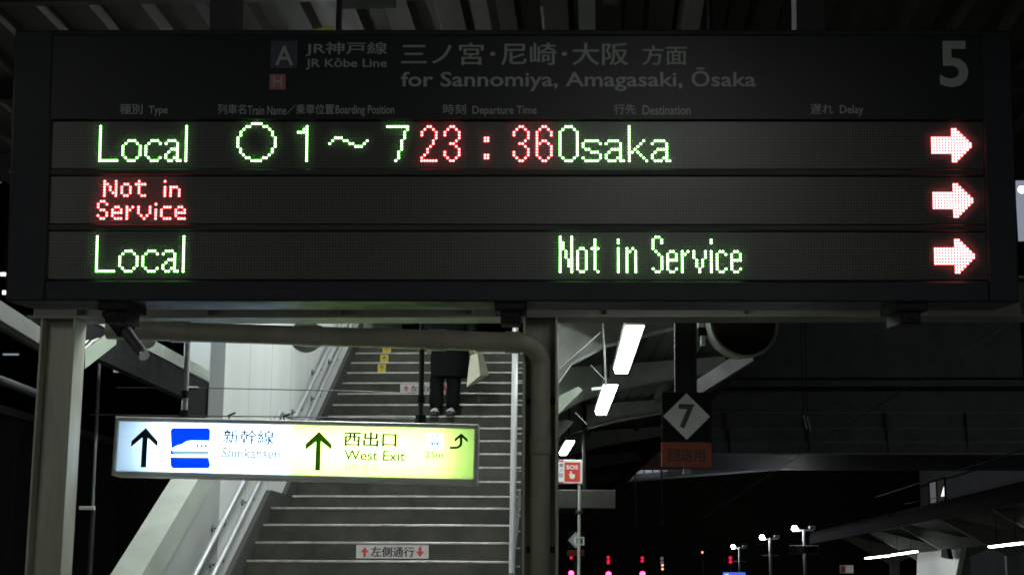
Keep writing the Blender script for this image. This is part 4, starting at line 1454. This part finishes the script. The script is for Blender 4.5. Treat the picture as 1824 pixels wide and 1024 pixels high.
post_lamp('largest post lamp, highest and rightmost of three, with white globe', 1415.5, 940, 83.5)
post_lamp('middle post lamp of three with white globe', 1357.5, 956, 98.5)
post_lamp('farthest and lowest post lamp of three, left one', 1305.5, 972.5, 121)
post_lamp('added unseen post lamp beyond the right edge, lighting the station bridge', 2085, 700, 47.0)  # unseen lamp added to brighten the dark bridge
P = facing(atY(1432.5, 978, 82.8))
t = thing('platform_sign', 'pale framed sign with a pink square on the largest lamp post', 'sign', M=P.matrix())
q = rect(P, 1407, 970.5, 1458.5, 986)
MB().m('plate_grey').box(q[0], q[1], 0, .1, q[2], q[3], .02).build('board', t, I4)
a_ = rect(P, 1408.5, 972, 1417.5, 984.5)
b2 = MB().m('print_pink').box(a_[0], a_[1], -.02, -.002, a_[2], a_[3])
b2.m('plate_white').text('6', *rect(P, 1411, 974, 1415.5, 982.5), -.03, .02)
b2.build('number_square', t, I4)
a_ = rect(P, 1433, 972, 1457, 984.5)
MB().m('facade_dark').box(a_[0], a_[1], -.02, -.002, a_[2], a_[3]).build('dark_field', t, I4)
P = facing(atY(1309, 1024, 78))
t = thing('blue_screen', 'small blue lit screen at the bottom edge below the farthest post lamp', 'screen', M=P.matrix())
q = rect(P, 1288, 1018.5, 1328, 1044)
MB().m('black_paint').box(q[0] - .03, q[1] + .03, .01, .3, q[2] - .03, q[3] + .03, .01).build('casing', t, I4)
MB().m('screen_blue').box(q[0], q[1], .0, .0095, q[2], q[3]).build('screen', t, I4)
q = rect(P, 1291, 1021, 1298, 1026)
MB().m('screen_cyan').box(q[0], q[1], -.02, -.002, q[2], q[3]).build('bright_mark', t, I4)
P = facing(atY(1508, 1012, 60))
t = thing('orange_notice', 'small cream and orange notice under the far platform roof', 'sign', M=P.matrix())
q = rect(P, 1496, 1006, 1520, 1020)
MB().m('plate_grey').box(q[0], q[1], 0, .05, q[2], q[3], .01).build('board', t, I4)
q = rect(P, 1498, 1008, 1506, 1019)
MB().m('plate_orange').box(q[0], q[1], -.02, -.002, q[2], q[3]).build('orange_field', t, I4)

# far platform roof
fr_ = thing('far_platform_roof', 'ribbed dark roof of the far platform with lamps under it', 'roof', (12.5, 50, 0))
XE, ZE = 10.4, 4.0
def edge(x, y): return atX(x, y, XE)
ya, yb = 25.0, 78.0
dk = MB().m('beam_paint')
nrib = 110
for i in range(nrib):
    y0_ = ya + (yb - ya) * i / nrib
    y1_ = ya + (yb - ya) * (i + .5) / nrib
    y2_ = ya + (yb - ya) * (i + 1) / nrib
    for (c0_, c1_, up_) in ((y0_, y1_, .12), (y1_, y2_, .0)):
        dk.hexa([(XE, c0_, ZE - .1), (XE, c1_, ZE - .1), (XE, c1_, ZE + up_), (XE, c0_, ZE + up_)], [(XE + 5.2, c0_, ZE - .4), (XE + 5.2, c1_, ZE - .4), (XE + 5.2, c1_, ZE - .3 + up_), (XE + 5.2, c0_, ZE - .3 + up_)])
dk.build('roof_deck', fr_)
MB().m('grey_steel').box(XE - .03, XE + .12, ya, yb, ZE - .42, ZE - .102).build('fascia', fr_)
for y in (30, 36.5, 43, 49.5, 56, 62.5, 69):
    b_ = MB().m('pale_steel')
    b_.prism([(XE + .3, ZE - .42), (XE + 2.2, ZE - 1.5), (XE + 2.2, 0), (XE + 2.6, 0), (XE + 2.6, ZE - 1.4), (XE + 4.6, ZE - .55), (XE + 4.6, ZE - .42), (XE + 2.4, ZE - .75), (XE + .4, ZE - .25)], y - .12, y + .12)
    b_.build('column', fr_)
gf = 'tube lamps under the far platform roof'
def far_lamp(label, x0, y0, x1, y1, X):
    a_, b_ = atX(x0, y0, X), atX(x1, y1, X)
    t = fixture('far_lamp', label, (a_ + b_) / 2, b_ - a_, np.linalg.norm(b_ - a_), .16, 'lamp_far', gf)
far_lamp('left of the two adjoining tube lamps under the far roof', 1544, 993, 1583, 988.6, XE + .35)
far_lamp('right of the two adjoining tube lamps under the far roof', 1591, 987, 1631, 981, XE + .35)
far_lamp('tube lamp at the right picture edge under the far roof', 1765, 972.3, 1822, 965.5, XE + .35)
t = thing('stair_wall_far', 'cream lit wall panel under the far platform roof', 'wall', atX(1660, 1024, XE + 1.6))
p = [atX(1632, 1040, XE + 1.9), atX(1700, 1040, XE + 1.9), atX(1712, 976, XE + 1.9), atX(1634, 984, XE + 1.9)]
MB().m('plate_white').hexa(p, [q + (.2, .1, 0) for q in p]).build('panel', t)
t = thing('dark_box', 'dark hanging box in front of the cream wall panel', 'box', atX(1684, 985, XE + 1.4))
p = [atX(1676, 992, XE + 1.5), atX(1690, 995, XE + 1.5), atX(1686, 977, XE + 1.5), atX(1677, 978, XE + 1.5)]
MB().m('black_paint').hexa(p, [q + (.2, .2, 0) for q in p]).build('box', t)

# building behind the far platform
bd = thing('apartment_building', 'dim grey blue building with two windows behind the far platform', 'building', (24, 90, 0))
XB = 22.0
p = [atX(1596, 1000, XB), atX(1830, 960, XB), atX(1830, 700, XB), atX(1690, 770, XB)]
yn, yf = 50.0, atX(1640, 900, XB)[1]
MB().m('facade').box(XB, XB + 9, yn, yf, 0, 17).build('wall', bd)
gr = MB().m('facade_dark')
for z_ in (8.2, 11.6, 14.8):
    MB().m('facade_dark').box(XB - .05, XB - .002, yn, yf, z_, z_ + .12).build('string_course', bd)
for lab, (x0, y0, x1, y1), lit in (('tall window with a bright gap in its curtain', (1657, 856, 1686, 902), 1), ('upper window cut off by the bridge', (1699, 800, 1734, 821), 0)):
    a_, b_ = atX(x0, (y0 + y1) / 2, XB), atX(x1, (y0 + y1) / 2, XB)
    zt_, zb_ = atX((x0 + x1) / 2, y0, XB)[2], atX((x0 + x1) / 2, y1, XB)[2]
    f = MB().m('dark_steel')
    ym = (a_[1] + b_[1]) / 2
    for r0 in ((a_[1], b_[1], zb_ - .15, zb_), (a_[1], b_[1], zt_, zt_ + .12), (a_[1], a_[1] - .25, zb_, zt_), (b_[1] + .1, b_[1], zb_, zt_), (ym - .1, ym + .1, zb_, zt_)):
        f.box(XB - .12, XB - .003, min(r0[0], r0[1]), max(r0[0], r0[1]), r0[2], r0[3])
    w = f.build('window', bd)
    w['label'] = lab
    MB().m('window_dim' if lit else 'window_cool').box(XB - .06, XB - .004, ym + .11, a_[1] - .26, zb_ + .01, zt_ - .01).build('pane', w)
    MB().m('curtain').box(XB - .06, XB - .004, b_[1] + .11, ym - .11, zb_ + .01, zt_ - .01).build('curtain', w)
    if lit:
        pp = [atX(1676, 884, XB - .07), atX(1681, 866, XB - .07), atX(1683.5, 874, XB - .07), atX(1681.5, 884, XB - .07)]
        MB().m('window_warm').hexa(pp, [q + (.008, 0, 0) for q in pp]).build('lit_gap', w)

# wooded bank, dark, left of the building
tm_ = MB().m('foliage')
hl = [atY(x, y, 135) for x, y in ((940, 1060), (940, 836), (1060, 826), (1180, 800), (1290, 790), (1400, 796), (1500, 800), (1560, 790), (1640, 800), (1668, 850), (1610, 920), (1590, 1060))]
structure('hill', MB().m('foliage').add([q for q in hl] + [q + (0, 25, -3) for q in hl], [tuple(range(len(hl)))] + [(i, len(hl) + i, len(hl) + (i + 1) % len(hl), (i + 1) % len(hl)) for i in range(len(hl))]))

# concourse bridge over the tracks
YBr = 62.0
cb_ = thing('concourse_bridge', 'dark station bridge crossing all tracks with faintly shining ledges', 'bridge', atY(1450, 808, YBr))
bm = MB().m('bridge_paint')
xl_, xr_ = atY(1110, 760, YBr)[0], 60
lv = [808, 787, 762, 733, 700, 560]
for i in range(len(lv) - 1):
    z0_, z1_ = atY(1450, lv[i], YBr)[2], atY(1450, lv[i + 1], YBr)[2]
    bm.box(xl_, xr_, YBr + .15 * i, YBr + 9, z0_ + .005, z1_ - .005)
bm.build('girder', cb_)
for i, y in enumerate(lv[:4]):
    z_ = atY(1450, y, YBr)[2]
    MB().m('sign_frame').tube([(xl_, YBr - .06 + .15 * i, z_), (xr_, YBr - .06 + .15 * i, z_)], .035, 8).build('ledge', cb_)
for k in range(15):
    x = xl_ + 1.2 + k * 3.1
    MB().m('bridge_paint').box(x - .06, x + .06, YBr - .10, YBr - .001, atY(1450, 806, YBr)[2], atY(1450, 735, YBr)[2]).build('stiffener', cb_)
for z_, r0 in ((atY(1450, 690, YBr)[2], .09), (atY(1450, 672, YBr)[2], .05)):
    MB().m('dark_steel').tube([(xl_, YBr + .45, z_), (xr_, YBr + .45, z_)], r0, 8).build('conduit', cb_)
# lit footbridge beyond
YF_ = 100
fb = thing('footbridge', 'distant footbridge with pale lit railings rising to the right', 'bridge', atY(1200, 850, YF_))
q0, q1 = atY(1030, 858, YF_), atY(1500, 822, YF_)
MB().m('facade').beam(q0, q1, 2.0, .35).build('deck', fb)
rl = MB().m('sign_frame')
for h_ in (.55, 1.1, 1.65):
    rl.beam(q0 + (0, -.8, h_), q1 + (0, -.8, h_), .05, .05)
for i in range(64):
    p = q0 + (q1 - q0) * i / 63
    rl.beam(p + (0, -.8, .1), p + (0, -.8, 1.7), .05, .05, (0, 1, 0))
rl.build('railing', fb)
pn_ = MB().m('plate_grey')
for i in range(32):
    p, q = q0 + (q1 - q0) * (i + .08) / 32, q0 + (q1 - q0) * (i + .92) / 32
    pn_.hexa([p + (0, -.78, .15), q + (0, -.78, .15), q + (0, -.78, 1.25), p + (0, -.78, 1.25)], [p + (0, -.74, .15), q + (0, -.74, .15), q + (0, -.74, 1.25), p + (0, -.74, 1.25)])
pn_.build('mesh_panel', fb)
for lab, x0, y0, x1, y1 in (('long pale tube lamp over the distant footbridge', 1143, 811.5, 1178, 806.5), ('tiny pale lamp at the left of the footbridge tube lamp', 1126, 813.5, 1131, 810)):
    a_, b_ = atY(x0, y0, YF_ - 1.2), atY(x1, y1, YF_ - 1.2)
    t = thing('footbridge_lamp', lab, 'lamp', a_, 'lamps on the distant footbridge')
    MB().m('bridge_lamp').beam(a_, b_, .14, .14).build('tube', t)
    MB().m('dark_steel').beam(a_ + (0, 0, .11), b_ + (0, 0, .11), .2, .06).build('housing', t)
    MB().m('dark_steel').tube([b_ + (0, .1, .1), b_ + (0, .1, -4.5)], .05, 8).build('post', t)
for lab, x, y0, y1 in (('small bright lamp upright on the footbridge left end', 1103, 835, 840), ('small pale lamp on the footbridge beside the bright one', 1094, 834, 850)):
    a_, b_ = atY(x, y0, YF_ - 1.6), atY(x, y1, YF_ - 1.6)
    t = thing('footbridge_lamp', lab, 'lamp', b_, 'lamps on the distant footbridge')
    MB().m('bridge_lamp' if 'bright' in lab else 'window_dim').box(a_[0] - .09, a_[0] + .09, YF_ - 1.6, YF_ - 1.5, b_[2], a_[2]).build('tube', t)
    MB().m('dark_steel').box(a_[0] - .12, a_[0] + .12, YF_ - 1.49, YF_ - 1.4, b_[2] - .3, a_[2] + .1).build('housing', t)
# lit panel at the right picture edge
YP_ = 30.0
a_, b_ = atY(1813.5, 430, YP_), atY(1850, 306, YP_)
t = thing('lit_panel', 'bluish lit panel with a bright spot at the right picture edge', 'window', (a_[0], YP_, a_[2]))
f = MB().m('dark_steel')
f.box(a_[0] - .05, a_[0], YP_ - .02, YP_ + .1, a_[2], b_[2]).box(b_[0], b_[0] + .05, YP_ - .02, YP_ + .1, a_[2], b_[2]).box(a_[0] - .05, b_[0] + .05, YP_ - .02, YP_ + .1, a_[2] - .05, a_[2] - .001).box(a_[0] - .05, b_[0] + .05, YP_ - .02, YP_ + .1, b_[2] + .001, b_[2] + .05)
f.box(a_[0] - .02, b_[0], YP_ + .05, YP_ + .1, -1.15, a_[2] - .051)
f.build('frame', t)
MB().m('window_cool').box(a_[0] + .001, b_[0] - .001, YP_ + .04, YP_ + .06, a_[2] + .001, b_[2] - .001).build('pane', t)
c0 = atY(1820, 338, YP_)
MB().m('lamp_far').lathe((c0[0], YP_ + .0, c0[2]), (0, -1, 0), [(0, .07), (.03, .05), (.04, .001)], 12).build('bright_spot', t)

# ------------------------------------------------------------------ dark left side
t = thing('left_beam', 'grey slanting roof beam at the left picture edge under the board', 'beam', atY(30, 580, 12))
MB().m('beam_paint').beam(atY(-30, 540, 11.6), atY(76, 606, 13.4), .10, .15).build('bar', t)
MB().m('dark_steel').beam(atY(-30, 562, 11.9), atY(76, 622, 13.7), .06, .06).build('lower_bar', t)
t = thing('left_pipe', 'dim brown pipe slanting low at the left picture edge', 'pipe', atY(30, 680, 14))
MB().m('dark_steel').tube([atY(-30, 665, 13), atY(75, 705, 14.5)], .04, 10).build('pipe', t)
for lab, x0, y0, x1, y1, m_, Y in (('small pale skylight panel left of the column top', 29, 566, 55, 575, 'window_cool', 24), ('small pale lamp at the left edge under the slanting beam', 5, 629.5, 32, 632, 'window_cool', 24),
                               ('short pale tube lamp right of the left column', 202, 656, 233, 662.5, 'window_cool', 26), ('tiny pale lamp far left of the dark equipment box', 299, 657, 309, 661.5, 'window_cool', 26),
                               ('tiny bright lamp at the left edge beside the board', 0, 485, 9, 491, 'window_warm', 24), ('tiny yellow lamp at the left edge below the bright one', 4, 517, 9, 524, 'window_warm', 24),
                               ('tiny green lamp behind the security camera', 217, 637, 226, 641, 'window_dim', 26)):
    P = facing(atY((x0 + x1) / 2, (y0 + y1) / 2, Y))
    t = thing('distant_lamp', lab, 'lamp', M=P.matrix(), group='small distant lamps at left')
    q = rect(P, x0, y0, x1, y1)
    MB().m(m_).box(q[0], q[1], 0, .04, q[2], q[3]).build('tube', t, I4)
    MB().m('dark_steel').box(q[0] - .02, q[1] + .02, .02, .12, q[3] + .002, q[3] + .05).build('housing', t, I4)
    MB().m('dark_steel').tube([((q[0] + q[1]) / 2, .06, q[3] + .05), ((q[0] + q[1]) / 2, .06, q[3] + 1.2)], .015, 6).build('suspension_rod', t, I4)
t = thing('equipment_box', 'dark equipment box in front of the white return wall', 'box', atY(347, 740, 12.6))
p, q = atY(329, 775, 12.6), atY(369, 691, 12.6)
MB().m('dark_steel').box(p[0], q[0], 12.6, 12.9, p[2], q[2], .008).build('cabinet', t)
MB().m('plate_grey').box(p[0] + .01, p[0] + .09, 12.58, 12.75, q[2] + .001, q[2] + .012).build('top_highlight', t)  # pale strip that paints a highlight along part of the cabinet top
MB().m('dark_steel').box((p[0] + q[0]) / 2 - .03, (p[0] + q[0]) / 2 + .03, 12.7, 12.8, 0, p[2] - .001).build('stand', t)
t = thing('conduit_pole', 'thin dim pole right of the left column', 'pole', atY(178, 800, 13) * np.array([1, 1, 0]))
MB().m('grey_steel').tube([atY(170, 900, 13) * np.array([1, 1, 0]), atY(181, 560, 13)], .014, 8).build('pole', t)
t = thing('wall_plate', 'small white plate sticking out right of the left column', 'plate', atY(157, 904, 11))
p, q = atY(140, 907.5, 11), atY(168.5, 901, 11)
MB().m('plate_grey').box(p[0], q[0], 11, 11.02, p[2], q[2], .003).build('plate', t)
MB().m('dark_steel').tube([((p[0] + q[0]) / 2 + .03, 11.05, 0), ((p[0] + q[0]) / 2 + .03, 11.05, q[2])], .02, 8).build('post', t)
t = thing('platform_wall', 'black steel panel wall along the dark left side', 'wall', (-7.5, 20, 0))
w_ = MB().m('black_paint')
for k in range(20):
    w_.box(-7.55, -7.45, 6 + k * 1.5, 7.47 + k * 1.5, 0, 3.6, .01)
w_.build('panel', t)
MB().m('dark_steel').box(-7.6, -7.4, 6, 36, 3.601, 3.7).build('top_rail', t)

for o in bpy.data.objects:
    if '_inv' in o:
        del o['_inv']
print('objects', len(bpy.data.objects))
